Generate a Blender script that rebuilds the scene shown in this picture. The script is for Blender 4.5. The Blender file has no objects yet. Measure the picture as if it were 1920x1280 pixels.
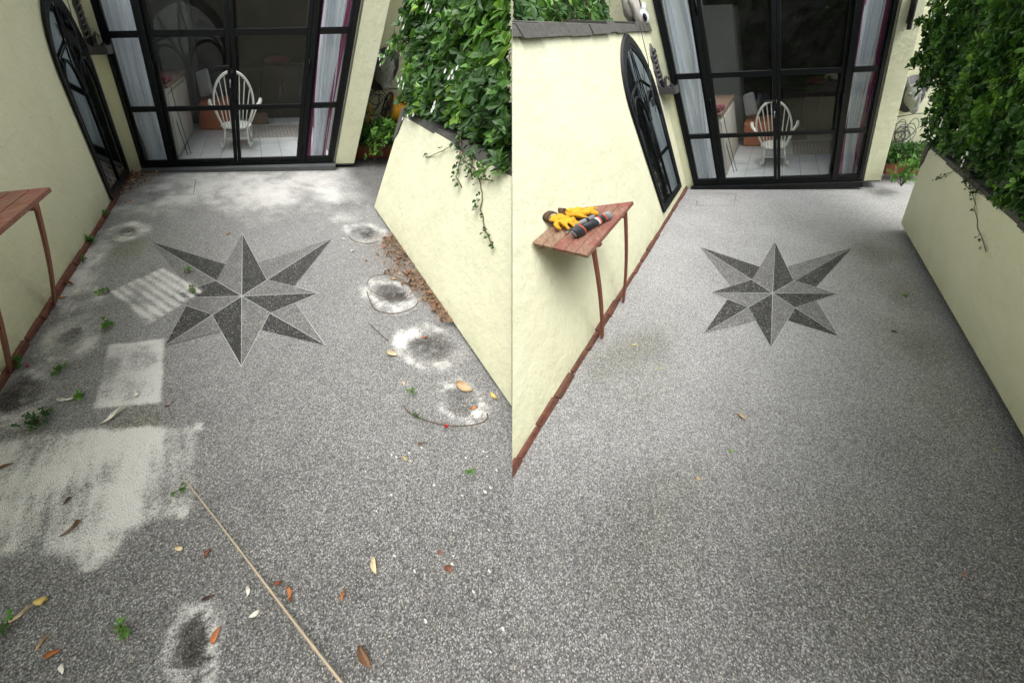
import bpy, bmesh, math, random
import numpy as np
from mathutils import Vector, Matrix, noise as mnoise
R_ = math.radians
random.seed(7); rng = np.random.default_rng(7)
SC = bpy.context.scene
# ------------------------------------------------------------------ camera
H = 1.3
PITCH = math.atan((640 - 45) / 505.0)
cam = bpy.data.objects.new('camera', bpy.data.cameras.new('camera'))
SC.collection.objects.link(cam)
cam.data.sensor_fit = 'HORIZONTAL'; cam.data.sensor_width = 36
cam.data.lens = 36 * 505.0 / 1920.0
cam.location = (0, 0, H)
cam.rotation_euler = (math.pi / 2 - PITCH, 0, 0)
cam.data.clip_start = 0.02; cam.data.clip_end = 500
SC.camera = cam
# ------------------------------------------------------------------ sky, sun, exposure
SUN_EL, SUN_AZ = R_(88), R_(181)
world = bpy.data.worlds.new('World'); SC.world = world; world.use_nodes = True
wn = world.node_tree; wn.nodes.clear()
sky = wn.nodes.new('ShaderNodeTexSky'); sky.sky_type = 'NISHITA'; sky.sun_disc = False
sky.sun_elevation = SUN_EL; sky.sun_rotation = SUN_AZ; sky.air_density = 1.6; sky.dust_density = 4.0
hs = wn.nodes.new('ShaderNodeHueSaturation'); hs.inputs['Saturation'].default_value = 0.25
bg = wn.nodes.new('ShaderNodeBackground'); bg.inputs['Strength'].default_value = 0.15
wo = wn.nodes.new('ShaderNodeOutputWorld')
wn.links.new(sky.outputs[0], hs.inputs['Color']); wn.links.new(hs.outputs[0], bg.inputs['Color']); wn.links.new(bg.outputs[0], wo.inputs['Surface'])
sun = bpy.data.objects.new('sun', bpy.data.lights.new('sun', 'SUN')); SC.collection.objects.link(sun)
sun.data.energy = 1.1; sun.data.angle = R_(75); sun.data.color = (1.0, 0.97, 0.92)
sdir = Vector((math.sin(SUN_AZ) * math.cos(SUN_EL), math.cos(SUN_AZ) * math.cos(SUN_EL), math.sin(SUN_EL)))
sun.rotation_euler = sdir.to_track_quat('Z', 'Y').to_euler(); sun.location = sdir * 20
SC.view_settings.view_transform = 'Standard'; SC.view_settings.look = 'None'
SC.view_settings.exposure = 0.92; SC.view_settings.gamma = 1; SC.view_settings.use_curve_mapping = False
SC.cycles.max_bounces = 10; SC.cycles.transparent_max_bounces = 24

# ------------------------------------------------------------------ the two yards
# The photograph is two pictures of one yard set side by side, each looking down its own
# yard.  Both are built here to the same measurements, beside one another on one ground.
# Each has its own three directions: across (e), away from us (d) and up (u), measured from
# its own vanishing points, so the yards splay apart in plan and their uprights are raked.
class Yard:
    def __init__(s, side, O, k, e, d, u):
        s.side = side; s.O = np.array(O, float); s.M = np.array([e, d, u], float).T * k; s.Mi = np.linalg.inv(s.M); s.k = k
    def w(s, p):
        return s.O + np.asarray(p, float) @ s.M.T
    def loc(s, P):
        return (np.asarray(P, float) - s.O) @ s.Mi.T
YL = Yard(-1, (-5.0627, 4.1696, 0), 0.9659, (1, .04, .012), (-.6343, 1, 0), (.7045, -.0042, 1))
YR = Yard(+1, (2.2380, 3.5753, 0), 0.7641, (1, 0, .03), (.6599, 1, 0), (-.7539, .0062, 1))
YL.W, YR.W = 2.67, 2.60
YL.tag_, YR.tag_ = 'left dusty yard', 'right clean yard'
YL.wall = lambda t: -.125 + .056 * t       # garden wall face, t metres out from the house
YR.wall = lambda t: -.115 - .004 * t
YL.hz = 1.327; YR.hz = 1.659

# ------------------------------------------------------------------ materials
def nt(name):
    m = bpy.data.materials.new(name); m.use_nodes = True; t = m.node_tree; t.nodes.clear()
    o = t.nodes.new('ShaderNodeOutputMaterial'); b = t.nodes.new('ShaderNodeBsdfPrincipled')
    t.links.new(b.outputs[0], o.inputs['Surface']); return m, t, b, o
def N(t, ty, **k):
    n = t.nodes.new(ty)
    for a, v in k.items():
        if a.startswith('i_'):
            key = a[2:]; key = int(key) if key.isdigit() else key
            n.inputs[key].default_value = v
        else: setattr(n, a, v)
    return n
def L(t, a, b): t.links.new(a, b)
def pos(t): return N(t, 'ShaderNodeNewGeometry').outputs['Position']
def noi(t, vec, scale, detail=4, rough=.55, dist=0):
    n = N(t, 'ShaderNodeTexNoise', i_Scale=scale, i_Detail=detail, i_Roughness=rough, i_Distortion=dist); L(t, vec, n.inputs['Vector']); return n.outputs['Fac']
def ramp(t, fac, stops, interp='LINEAR'):
    r = N(t, 'ShaderNodeValToRGB'); r.color_ramp.interpolation = interp; e = r.color_ramp.elements
    while len(e) > 1: e.remove(e[-1])
    e[0].position = stops[0][0]; e[0].color = col4(stops[0][1])
    for p, c in stops[1:]:
        x = e.new(p); x.color = col4(c)
    L(t, fac, r.inputs[0]); return r.outputs[0]
def col4(c): return (c, c, c, 1) if isinstance(c, (int, float)) else (c[0], c[1], c[2], 1)
def mix(t, fac, a, b, mode='MIX'):
    m = N(t, 'ShaderNodeMix', data_type='RGBA', blend_type=mode)
    for i, v in ((0, fac), (6, a), (7, b)):
        if isinstance(v, (int, float)): m.inputs[i].default_value = v if i == 0 else col4(v)
        elif isinstance(v, tuple): m.inputs[i].default_value = col4(v)
        else: L(t, v, m.inputs[i])
    return m.outputs[2]
def ma(t, op, a, b=None, c=None, clamp=False):
    m = N(t, 'ShaderNodeMath', operation=op, use_clamp=clamp)
    for i, v in enumerate((a, b, c)):
        if v is None: continue
        if isinstance(v, (int, float)): m.inputs[i].default_value = v
        else: L(t, v, m.inputs[i])
    return m.outputs[0]
def bump(t, b, h, s=.3, d=.01, nrm=None):
    n = N(t, 'ShaderNodeBump', i_Strength=s, i_Distance=d); L(t, h, n.inputs['Height']); L(t, n.outputs[0], b.inputs['Normal'])
def simple(name, c, rough=.5, metal=0, vary=.15, scale=30, bs=.15, bd=.003, coat=0, spec=.5):
    m, t, b, o = nt(name); p = pos(t)
    n = noi(t, p, scale, 5); n2 = noi(t, p, scale * .17, 3)
    f = ma(t, 'MULTIPLY_ADD', ma(t, 'ADD', n, n2), vary, 1 - vary)
    L(t, mix(t, 1.0, c, f, 'MULTIPLY'), b.inputs['Base Color'])
    b.inputs['Roughness'].default_value = rough; b.inputs['Metallic'].default_value = metal
    b.inputs['Coat Weight'].default_value = coat; b.inputs['Specular IOR Level'].default_value = spec
    if bs: bump(t, b, n, bs, bd)
    return m

def gravel(name, stops, sc=150., hue=.35, painted_light=.85):
    m, t, b, o = nt(name); p = pos(t)
    v = N(t, 'ShaderNodeTexVoronoi', feature='F1', i_Scale=sc, i_Randomness=1.0); L(t, p, v.inputs['Vector'])
    s = N(t, 'ShaderNodeSeparateColor'); L(t, v.outputs['Color'], s.inputs[0])
    c = ramp(t, s.outputs[0], stops)
    tint = ramp(t, s.outputs[1], [(0, (1.07, 1.0, .90)), (.5, (1.01, 1, .97)), (1, (.95, .99, 1.02))])
    c = mix(t, hue, c, tint, 'MULTIPLY')
    c = mix(t, 1.0, c, tint, 'MULTIPLY')
    gap = ramp(t, ma(t, 'MULTIPLY', v.outputs['Distance'], 1.0), [(.0, 1.0), (.45, 1.0), (.75, .35)])
    c = mix(t, 1.0, c, gap, 'MULTIPLY')
    big = ramp(t, ma(t, 'ADD', ma(t, 'MULTIPLY', noi(t, p, 1.3, 5, .6), .5), ma(t, 'MULTIPLY', noi(t, p, 9, 4, .6), .5)), [(.34, .80), (.5, 1.0), (.66, 1.18)])
    c = mix(t, 1.0, c, big, 'MULTIPLY')
    c = mix(t, ma(t, 'MULTIPLY', N(t, 'ShaderNodeAttribute', attribute_name='painted_light').outputs['Fac'], painted_light), c, ramp(t, s.outputs[0], [(0, .32), (.2, .48), (.42, .60), (.62, .68), (.8, .76), (1, .88)]))  # lighter stone colours where the ground should look better lit
    def at(n): return N(t, 'ShaderNodeAttribute', attribute_name=n).outputs['Fac']
    green = ma(t, 'MULTIPLY', at('green'), ramp(t, noi(t, p, 9, 5, .7), [(.35, 0.2), (.6, 1.0)]))
    c = mix(t, green, c, mix(t, 1.0, c, (.84, .88, .58), 'MULTIPLY'))
    damp = ma(t, 'MULTIPLY', at('damp'), ramp(t, noi(t, p, 30, 5, .8), [(.3, .35), (.6, 1.0)]))
    c = mix(t, damp, c, mix(t, 1.0, c, (.17, .15, .125), 'MULTIPLY'))
    # wind-blown sand caught between and over the stones
    grain = noi(t, p, 330, 2, .6); mid = noi(t, p, 48, 7, .82)
    q = ma(t, 'ADD', ma(t, 'MULTIPLY', grain, 1.5), ma(t, 'MULTIPLY', mid, 1.35))
    q = ma(t, 'ADD', q, ma(t, 'MULTIPLY', s.outputs[2], -.40))
    q = ma(t, 'ADD', q, ma(t, 'MULTIPLY', v.outputs['Distance'], .35))
    f = ma(t, 'MULTIPLY', ma(t, 'SUBTRACT', ma(t, 'ADD', q, ma(t, 'MULTIPLY', at('dust'), 1.15)), 1.90), 1.9, clamp=True)
    f = ma(t, 'MULTIPLY', f, ma(t, 'MINIMUM', ma(t, 'MULTIPLY', at('dust'), 2.2), .86))
    sand = ramp(t, noi(t, p, 420, 2), [(.3, (.66, .65, .60)), (.5, (.82, .81, .77)), (.7, (.90, .89, .86))])
    c = mix(t, f, c, sand)
    L(t, c, b.inputs['Base Color']); b.inputs['Roughness'].default_value = .72
    b.inputs['Specular IOR Level'].default_value = .35
    hgt = ma(t, 'ADD', ma(t, 'MULTIPLY', v.outputs['Distance'], -1.0), ma(t, 'MULTIPLY', f, .5))
    bump(t, b, hgt, .8, .006)
    return m
M = {}
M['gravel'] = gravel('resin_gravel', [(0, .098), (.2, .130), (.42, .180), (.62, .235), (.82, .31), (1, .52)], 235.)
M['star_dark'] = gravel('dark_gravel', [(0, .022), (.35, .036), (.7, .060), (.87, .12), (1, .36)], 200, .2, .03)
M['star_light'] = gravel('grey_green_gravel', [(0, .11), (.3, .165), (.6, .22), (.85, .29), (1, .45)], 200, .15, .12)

def N_vec(t, p):
    return p
def render_wall():
    m, t, b, o = nt('cream_render'); p = pos(t)
    n1 = noi(t, p, 2.2, 5, .6); n2 = noi(t, p, 22, 6, .65); n3 = noi(t, p, 150, 3, .6)
    c = ramp(t, n1, [(.3, (.72, .715, .50)), (.5, (.76, .755, .54)), (.7, (.78, .78, .575))])
    st = ramp(t, noi(t, p, 7, 8, .8), [(.66, 0.0), (.85, .22)])
    c = mix(t, st, c, (.50, .50, .38))
    sp = ramp(t, noi(t, p, 60, 2, .5), [(.76, 0.0), (.8, .6)])
    c = mix(t, sp, c, (.3, .28, .2))
    z = N(t, 'ShaderNodeSeparateXYZ'); L(t, p, z.inputs[0])
    v = N(t, 'ShaderNodeTexVoronoi', feature='DISTANCE_TO_EDGE', i_Scale=1.1); wv = N(t, 'ShaderNodeTexNoise', i_Scale=4., i_Detail=6.); L(t, p, wv.inputs['Vector'])
    L(t, mix(t, .28, N_vec(t, p), wv.outputs['Color']), v.inputs['Vector'])
    crk = ma(t, 'MULTIPLY', ramp(t, v.outputs['Distance'], [(0, 1.0), (.0035, 0.0)]), ramp(t, noi(t, p, 1.7, 2), [(.60, 0.0), (.68, .35)]))
    c = mix(t, crk, c, (.40, .38, .28))
    low = ma(t, 'MULTIPLY', ramp(t, z.outputs[2], [(0, 1.0), (.09, .35), (.2, 0.0)]), ramp(t, noi(t, p, 12, 6, .8), [(.35, 0.0), (.7, .75)]))
    c = mix(t, low, c, (.36, .36, .22))
    L(t, c, b.inputs['Base Color']); b.inputs['Roughness'].default_value = .7; b.inputs['Specular IOR Level'].default_value = .3
    h = ma(t, 'ADD', ma(t, 'ADD', ma(t, 'MULTIPLY', n2, 1.0), ma(t, 'MULTIPLY', noi(t, p, 7, 3, .5), 1.6)), ma(t, 'MULTIPLY', n3, .35)); bump(t, b, ma(t, 'SUBTRACT', h, ma(t, 'MULTIPLY', crk, .6)), .55, .013)
    return m
M['render'] = render_wall()
def frame_paint():
    m, t, b, o = nt('black_paint'); p = pos(t)
    b.inputs['Specular IOR Level'].default_value = .22
    d = ramp(t, noi(t, p, 14, 7, .8), [(.5, 0.0), (.8, .18)])
    L(t, mix(t, d, (.006, .007, .008), (.035, .038, .038)), b.inputs['Base Color'])
    L(t, ramp(t, noi(t, p, 40, 3), [(.3, .32), (.7, .5)]), b.inputs['Roughness']); bump(t, b, noi(t, p, 60, 3), .08, .002); return m
M['black'] = frame_paint()
def glass():
    m = bpy.data.materials.new('window_glass'); m.use_nodes = True; t = m.node_tree; t.nodes.clear(); o = N(t, 'ShaderNodeOutputMaterial')
    tr = N(t, 'ShaderNodeBsdfTransparent'); tr.inputs[0].default_value = (.955, .975, .97, 1); g = N(t, 'ShaderNodeBsdfGlossy', i_Roughness=.02)
    g.inputs[0].default_value = (1, 1, 1, 1)
    lw = N(t, 'ShaderNodeLayerWeight', i_Blend=.5); fr = ma(t, 'MULTIPLY_ADD', ma(t, 'POWER', lw.outputs['Facing'], 5.0), .9, .045); d = N(t, 'ShaderNodeBsdfDiffuse'); d.inputs[0].default_value = (.5, .5, .48, 1)
    m1 = N(t, 'ShaderNodeMixShader'); L(t, fr, m1.inputs[0]); L(t, tr.outputs[0], m1.inputs[1]); L(t, g.outputs[0], m1.inputs[2])
    m2 = N(t, 'ShaderNodeMixShader'); L(t, ramp(t, noi(t, pos(t), 5, 8, .8), [(.45, 0.004), (.8, .05)]), m2.inputs[0]); L(t, m1.outputs[0], m2.inputs[1]); L(t, d.outputs[0], m2.inputs[2])
    L(t, m2.outputs[0], o.inputs[0]); return m
M['glass'] = glass()
def mirror():
    m, t, b, o = nt('mirror_glass'); b.inputs['Base Color'].default_value = (.62, .68, .68, 1); b.inputs['Metallic'].default_value = 1
    L(t, ramp(t, noi(t, pos(t), 8, 6, .7), [(.4, .03), (.8, .12)]), b.inputs['Roughness']); return m
M['mirror'] = mirror()
def cloth(name, c, tr=.35):
    m, t, b, o = nt(name); p = pos(t); L(t, mix(t, 1.0, c, ramp(t, noi(t, p, 3, 3), [(.3, .95), (.7, 1.03)]), 'MULTIPLY'), b.inputs['Base Color']); b.inputs['Roughness'].default_value = .9
    T = N(t, 'ShaderNodeBsdfTranslucent'); T.inputs[0].default_value = col4(c); mm = N(t, 'ShaderNodeMixShader'); mm.inputs[0].default_value = tr
    L(t, b.outputs[0], mm.inputs[1]); L(t, T.outputs[0], mm.inputs[2]); L(t, mm.outputs[0], o.inputs[0]); bump(t, b, noi(t, p, 300, 2), .1, .001); return m
M['curtain'] = cloth('pale_blue_curtain', (.90, .94, .99), .25)
M['magenta'] = cloth('magenta_trim', (.34, .05, .20), .2)
def leafm(name, stops, rough=.35, tr=.22):
    m, t, b, o = nt(name); a = N(t, 'ShaderNodeAttribute', attribute_name='tint').outputs['Fac']; p = pos(t)
    c = ramp(t, a, stops); c = mix(t, .5, c, ramp(t, noi(t, p, 60, 3), [(.3, .8), (.7, 1.15)]), 'MULTIPLY')
    L(t, c, b.inputs['Base Color']); b.inputs['Roughness'].default_value = rough; b.inputs['Specular IOR Level'].default_value = .45
    T = N(t, 'ShaderNodeBsdfTranslucent'); L(t, c, T.inputs[0]); mm = N(t, 'ShaderNodeMixShader'); mm.inputs[0].default_value = tr
    L(t, b.outputs[0], mm.inputs[1]); L(t, T.outputs[0], mm.inputs[2]); L(t, mm.outputs[0], o.inputs[0]); bump(t, b, noi(t, p, 90, 2), .15, .002); return m
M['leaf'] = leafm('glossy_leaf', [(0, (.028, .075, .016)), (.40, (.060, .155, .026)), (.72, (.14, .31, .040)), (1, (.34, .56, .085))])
M['ivy'] = leafm('ivy_leaf', [(0, (.02, .05, .018)), (1, (.07, .15, .035))], .45)
M['weed'] = leafm('weed_leaf', [(0, (.04, .11, .03)), (1, (.16, .36, .05))], .5)
M['stem'] = simple('brown_stem', (.13, .09, .05), .8)
M['petal'] = simple('white_petal', (.62, .63, .58), .6, vary=.05)
def brick():
    m, t, b, o = nt('old_red_brick'); p = pos(t)
    c = ramp(t, noi(t, p, 26, 8, .75), [(.3, (.05, .028, .02)), (.45, (.12, .045, .030)), (.62, (.20, .075, .048)), (.8, (.30, .24, .17))])
    c = mix(t, ramp(t, noi(t, p, 5, 6, .8), [(.5, 0.0), (.7, .6)]), c, (.07, .075, .045))
    L(t, c, b.inputs['Base Color']); b.inputs['Roughness'].default_value = .9; bump(t, b, noi(t, p, 80, 6), .6, .006); return m
M['brick'] = brick()
def redwood(name, wear):
    m, t, b, o = nt(name); p = pos(t); a = N(t, 'ShaderNodeVectorMath', operation='MULTIPLY'); a.inputs[1].default_value = (1, 1, 1); L(t, p, a.inputs[0])
    mp = N(t, 'ShaderNodeMapping'); mp.inputs['Rotation'].default_value = (0, 0, R_(-33)); mp.inputs['Scale'].default_value = (9, 1.6, 9); L(t, a.outputs[0], mp.inputs[0])
    g = noi(t, mp.outputs[0], 9, 8, .8, .5)
    c = ramp(t, g, [(.3, (.12, .032, .020)), (.5, (.21, .062, .042)), (.60, (.26, .10, .075)), (.70, (.42, .33, .30))])
    w = ramp(t, noi(t, p, 8, 5, .7), [(.40, max(0, wear * 2 - 1.25)), (.62, wear)])
    c = mix(t, w, c, ramp(t, g, [(.35, (.12, .07, .035)), (.65, (.34, .24, .15))]))
    L(t, c, b.inputs['Base Color']); b.inputs['Roughness'].default_value = .62; bump(t, b, g, .45, .004); return m
M['plank'] = redwood('worn_red_planks', .6); M['bareplank'] = redwood('bare_planks', 1.0); M['redpaint'] = simple('rusty_red_paint', (.21, .065, .035), .55, vary=.4, scale=60, bs=.3)
M['slate'] = simple('slate', (.085, .082, .070), .8, vary=.6, scale=25, bs=.8, bd=.012)
M['stone'] = simple('grey_stone_sill', (.10, .105, .11), .6, vary=.5, scale=120)
M['iron'] = simple('dark_cast_iron', (.085, .080, .082), .45, .3, .5, 60, .4, .004)
M['white'] = simple('ivory_paint', (.84, .84, .78), .4, vary=.12)
M['tile'] = None
def tile():
    m, t, b, o = nt('floor_tile'); p = pos(t); c = ramp(t, noi(t, p, 4, 4), [(.3, (.60, .64, .64)), (.7, (.74, .77, .77))]); L(t, c, b.inputs['Base Color']); b.inputs['Roughness'].default_value = .28; return m
M['tile'] = tile(); M['grout'] = simple('grout', (.12, .12, .12), .9)
M['pebble'] = simple('black_pebble', (.10, .10, .10), .5); M['pebbed'] = simple('mosaic_bed', (.42, .40, .36), .8)
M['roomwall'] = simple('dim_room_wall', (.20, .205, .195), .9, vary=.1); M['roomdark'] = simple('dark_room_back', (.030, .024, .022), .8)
M['cab'] = simple('white_cabinet', (.52, .50, .45), .5, vary=.25, scale=8)
M['orange'] = simple('terracotta_sheet', (.50, .17, .08), .6, vary=.3, scale=9); M['maroon'] = simple('maroon_cloth', (.12, .012, .03), .9)
M['greyc'] = simple('grey_cushion', (.38, .38, .38), .9); M['yellow'] = simple('yellow_plastic', (.60, .30, .02), .4, vary=.2)
M['suede'] = simple('yellow_suede', (.66, .34, .015), .9, vary=.35, scale=40, bs=.5, bd=.004); M['cuff'] = simple('brown_leather', (.075, .035, .012), .75, vary=.4)
M['rubber'] = simple('black_rubber', (.022, .026, .030), .45); M['orangep'] = simple('orange_plastic', (.62, .09, .035), .4)
M['greyp'] = simple('grey_plastic', (.25, .26, .27), .4); M['steel'] = simple('dull_steel', (.35, .36, .37), .35, .8)
M['redp'] = simple('red_plastic', (.42, .03, .03), .45); M['wpl'] = simple('white_plastic', (.78, .79, .80), .35, vary=.05)
M['rhino'] = simple('grey_resin', (.20, .21, .19), .6, vary=.4, scale=25); M['cable'] = simple('grey_cable', (.06, .065, .07), .5)
M['bamboo'] = simple('pale_bamboo', (.48, .38, .27), .5, vary=.4, scale=60); M['wire'] = simple('brown_wire', (.10, .07, .05), .7)
M['terra'] = simple('terracotta_trough', (.22, .06, .03), .8, vary=.4); M['soil'] = simple('dark_soil', (.04, .03, .02), .95, vary=.5, scale=40, bs=.8, bd=.02)
M['fencew'] = simple('weathered_fence', (.16, .10, .07), .85, vary=.5, scale=20); M['palest'] = simple('pale_stone', (.45, .42, .38), .8, vary=.3)
M['strip'] = simple('pale_joint_strip', (.50, .52, .50), .4, vary=.15)
M['berry'] = simple('red_berry', (.35, .01, .02), .3); M['pale'] = simple('white_chip', (.75, .74, .68), .5)
def dead(name, c):
    m, t, b, o = nt(name); p = pos(t)
    L(t, mix(t, 1.0, c, ramp(t, noi(t, p, 45, 5, .7), [(.3, .55), (.7, 1.3)]), 'MULTIPLY'), b.inputs['Base Color']); b.inputs['Roughness'].default_value = .55; bump(t, b, noi(t, p, 120, 3), .3, .002); return m
DL = {k: dead('dry_leaf_' + k, c) for k, c in dict(tan=(.52, .36, .20), cream=(.68, .56, .36), orange=(.44, .17, .06), red=(.22, .07, .035), brown=(.19, .10, .05), dark=(.08, .045, .03), white=(.72, .69, .60), yellow=(.60, .46, .14), green=(.16, .34, .05), olive=(.12, .13, .06), grey=(.30, .25, .20)).items()}

# ------------------------------------------------------------------ mesh building
COL = SC.collection
class MB:
    def __init__(s): s.v = []; s.f = []; s.sm = []
    def add(s, vs, fs, smooth=False):
        b = len(s.v); s.v += [tuple(map(float, v)) for v in vs]; s.f += [tuple(i + b for i in f) for f in fs]; s.sm += [smooth] * len(fs); return s
    def box(s, x0, x1, y0, y1, z0, z1):
        return s.add([(x0, y0, z0), (x1, y0, z0), (x1, y1, z0), (x0, y1, z0), (x0, y0, z1), (x1, y0, z1), (x1, y1, z1), (x0, y1, z1)],
                     [(0, 3, 2, 1), (4, 5, 6, 7), (0, 1, 5, 4), (1, 2, 6, 5), (2, 3, 7, 6), (3, 0, 4, 7)])
    def hexa(s, b, t):   # two quads
        return s.add(list(b) + list(t), [(0, 3, 2, 1), (4, 5, 6, 7), (0, 1, 5, 4), (1, 2, 6, 5), (2, 3, 7, 6), (3, 0, 4, 7)])
    def tube(s, path, r, n=8, caps=True):
        P = [np.array(p, float) for p in path]; rs = r if isinstance(r, (list, tuple)) else [r] * len(P); vs = []; up = None
        for i, p in enumerate(P):
            tg = P[min(i + 1, len(P) - 1)] - P[max(i - 1, 0)]; tg = tg / (np.linalg.norm(tg) + 1e-9)
            if up is None:
                up = np.array([0, 0, 1.]) if abs(tg[2]) < .9 else np.array([1., 0, 0])
            a = np.cross(tg, up); a /= np.linalg.norm(a) + 1e-9; up = np.cross(a, tg)
            for k in range(n):
                th = 2 * math.pi * k / n; vs.append(p + rs[i] * (a * math.cos(th) + up * math.sin(th)))
        fs = [(i * n + k, i * n + (k + 1) % n, (i + 1) * n + (k + 1) % n, (i + 1) * n + k) for i in range(len(P) - 1) for k in range(n)]
        if caps: fs += [tuple(range(n - 1, -1, -1)), tuple(range((len(P) - 1) * n, len(P) * n))]
        return s.add(vs, fs, True)
    def ell(s, c, r, nu=14, nv=9, rot=None, jit=0, seed=0):
        vs = []; Rm = np.array(rot) if rot is not None else np.eye(3)
        for j in range(nv + 1):
            ph = math.pi * j / nv
            for i in range(nu):
                th = 2 * math.pi * i / nu; q = np.array([math.sin(ph) * math.cos(th), math.sin(ph) * math.sin(th), math.cos(ph)])
                k = 1 + jit * mnoise.noise(Vector(q * 2.3 + seed)) if jit else 1
                vs.append(np.array(c) + Rm @ (q * np.array(r) * k))
        fs = [(j * nu + i, (j + 1) * nu + i, (j + 1) * nu + (i + 1) % nu, j * nu + (i + 1) % nu) for j in range(nv) for i in range(nu)]
        return s.add(vs, fs, True)
    def extr(s, poly, f0, f1, smooth=False):   # poly of 2-D points, f0/f1 map to 3-D
        n = len(poly); a = [f0(*p) for p in poly]; b = [f1(*p) for p in poly]
        return s.add(a + b, [tuple(range(n - 1, -1, -1)), tuple(range(n, 2 * n))] + [(i, (i + 1) % n, n + (i + 1) % n, n + i) for i in range(n)], smooth)
def frm(obj_base, Y):  # world base point
    return np.array(obj_base, float) if Y is None else Y.w(obj_base)
def build(mb, name, mat, Y=None, parent=None, base=None, clip=0, bevel=0, smooth=None, remesh=0, attr=None, solid=0, sub=0, disp=0):
    """one mesh object; mb is in yard-local metres (Y given) or in world metres"""
    V = np.array(mb.v, float) if len(mb.v) else np.zeros((0, 3))
    if Y is not None: V = Y.w(V)
    if parent is not None: org = np.array(parent['_o'])
    elif base is not None: org = frm(base, Y)
    else: org = np.array([V[:, 0].mean(), V[:, 1].mean(), V[:, 2].min()])
    me = bpy.data.meshes.new(name)
    if clip:
        keep = [i for i, f in enumerate(mb.f) if all(V[j, 0] * clip > .001 for j in f)] if clip in (1, -1) and len(mb.f) > 4000 else None
        if keep is not None:
            mb2 = MB(); mb2.v = mb.v; mb2.f = [mb.f[i] for i in keep]; mb2.sm = [mb.sm[i] for i in keep]
            if attr is not None: attr = attr[keep]
            mb = mb2; clip = 0
    me.from_pydata((V - org).tolist(), [], mb.f)
    me.polygons.foreach_set('use_smooth', [bool(x) if smooth is None else smooth for x in mb.sm])
    if clip or bevel or len(mb.f) < 3000:
        bm = bmesh.new(); bm.from_mesh(me)
        bmesh.ops.remove_doubles(bm, verts=bm.verts, dist=1e-5)
        bmesh.ops.recalc_face_normals(bm, faces=bm.faces)
        if clip:
            g = bm.verts[:] + bm.edges[:] + bm.faces[:]
            bmesh.ops.bisect_plane(bm, geom=g, plane_co=(clip * .0015 - org[0], 0, 0), plane_no=(-clip, 0, 0), clear_outer=True)
            be = [e for e in bm.edges if len(e.link_faces) == 1]
            if be:
                bmesh.ops.holes_fill(bm, edges=be, sides=0)
            bmesh.ops.recalc_face_normals(bm, faces=bm.faces)
        if bevel:
            ed = [e for e in bm.edges if len(e.link_faces) == 2 and e.calc_face_angle(0) > .5]
            bmesh.ops.bevel(bm, geom=ed, offset=bevel, segments=2, profile=.5, affect='EDGES', clamp_overlap=True)
        bm.to_mesh(me); bm.free()
    if isinstance(mat, list):
        for m in mat: me.materials.append(m)
    else: me.materials.append(mat)
    if attr is not None:
        a = me.attributes.new('tint', 'FLOAT', 'FACE'); a.data.foreach_set('value', attr)
    me.update()
    o = bpy.data.objects.new(name, me); COL.objects.link(o)
    if parent is not None:
        o.parent = parent; o['_o'] = list(org)
    else:
        o.location = org; o['_o'] = list(org)
    if remesh:
        r = o.modifiers.new('remesh', 'REMESH'); r.mode = 'VOXEL'; r.voxel_size = remesh; r.use_smooth_shade = True
        sm = o.modifiers.new('smooth', 'SMOOTH'); sm.iterations = 4; sm.factor = .5
    if disp:
        tx = bpy.data.textures.new(name, 'CLOUDS'); tx.noise_scale = disp[1]; d = o.modifiers.new('creases', 'DISPLACE'); d.texture = tx; d.strength = disp[0]; d.mid_level = .5; d.texture_coords = 'LOCAL'
    if sub: o.modifiers.new('sub', 'SUBSURF').levels = sub; o.modifiers['sub'].render_levels = sub
    return o
def tag(o, label, cat, group=None):
    o['label'] = label; o['category'] = cat
    if group: o['group'] = group
    return o
def thing(name, label, cat, base, Y=None, group=None):
    o = bpy.data.objects.new(name, None); COL.objects.link(o); P = frm(base, Y); o.location = P; o['_o'] = list(P); o.empty_display_size = .05
    return tag(o, label, cat, group)

# ------------------------------------------------------------------ ground, with the sand and damp marks lying on it
def vnoise(x, y, s, seed):
    rs = np.random.default_rng(seed); T = rs.random((256, 256)); x = x * s; y = y * s
    xi = np.floor(x).astype(int); yi = np.floor(y).astype(int); fx = x - xi; fy = y - yi; fx = fx * fx * (3 - 2 * fx); fy = fy * fy * (3 - 2 * fy)
    a = T[xi % 256, yi % 256]; b = T[(xi + 1) % 256, yi % 256]; c = T[xi % 256, (yi + 1) % 256]; d = T[(xi + 1) % 256, (yi + 1) % 256]
    return (a * (1 - fx) + b * fx) * (1 - fy) + (c * (1 - fx) + d * fx) * fy
def fbm(x, y, s, seed, o=4):
    r = 0; w = .5
    for i in range(o): r = r + w * vnoise(x, y, s * 2 ** i, seed + i); w *= .5
    return r / .94
def sst(a, b, x):
    t = np.clip((x - a) / (b - a), 0, 1); return t * t * (3 - 2 * t)
def polysd(x, y, P):   # signed distance, positive inside
    P = np.array(P); d = np.full(x.shape, 1e9); ins = np.zeros(x.shape, bool)
    for i in range(len(P)):
        a = P[i]; b = P[(i + 1) % len(P)]; ex, ey = b - a; t = np.clip(((x - a[0]) * ex + (y - a[1]) * ey) / (ex * ex + ey * ey), 0, 1)
        d = np.minimum(d, np.hypot(x - a[0] - t * ex, y - a[1] - t * ey))
        c = ((a[1] > y) != (b[1] > y)) & (x < (b[0] - a[0]) * (y - a[1]) / (b[1] - a[1] + 1e-12) + a[0]); ins ^= c
    return np.where(ins, d, -d)
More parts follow.
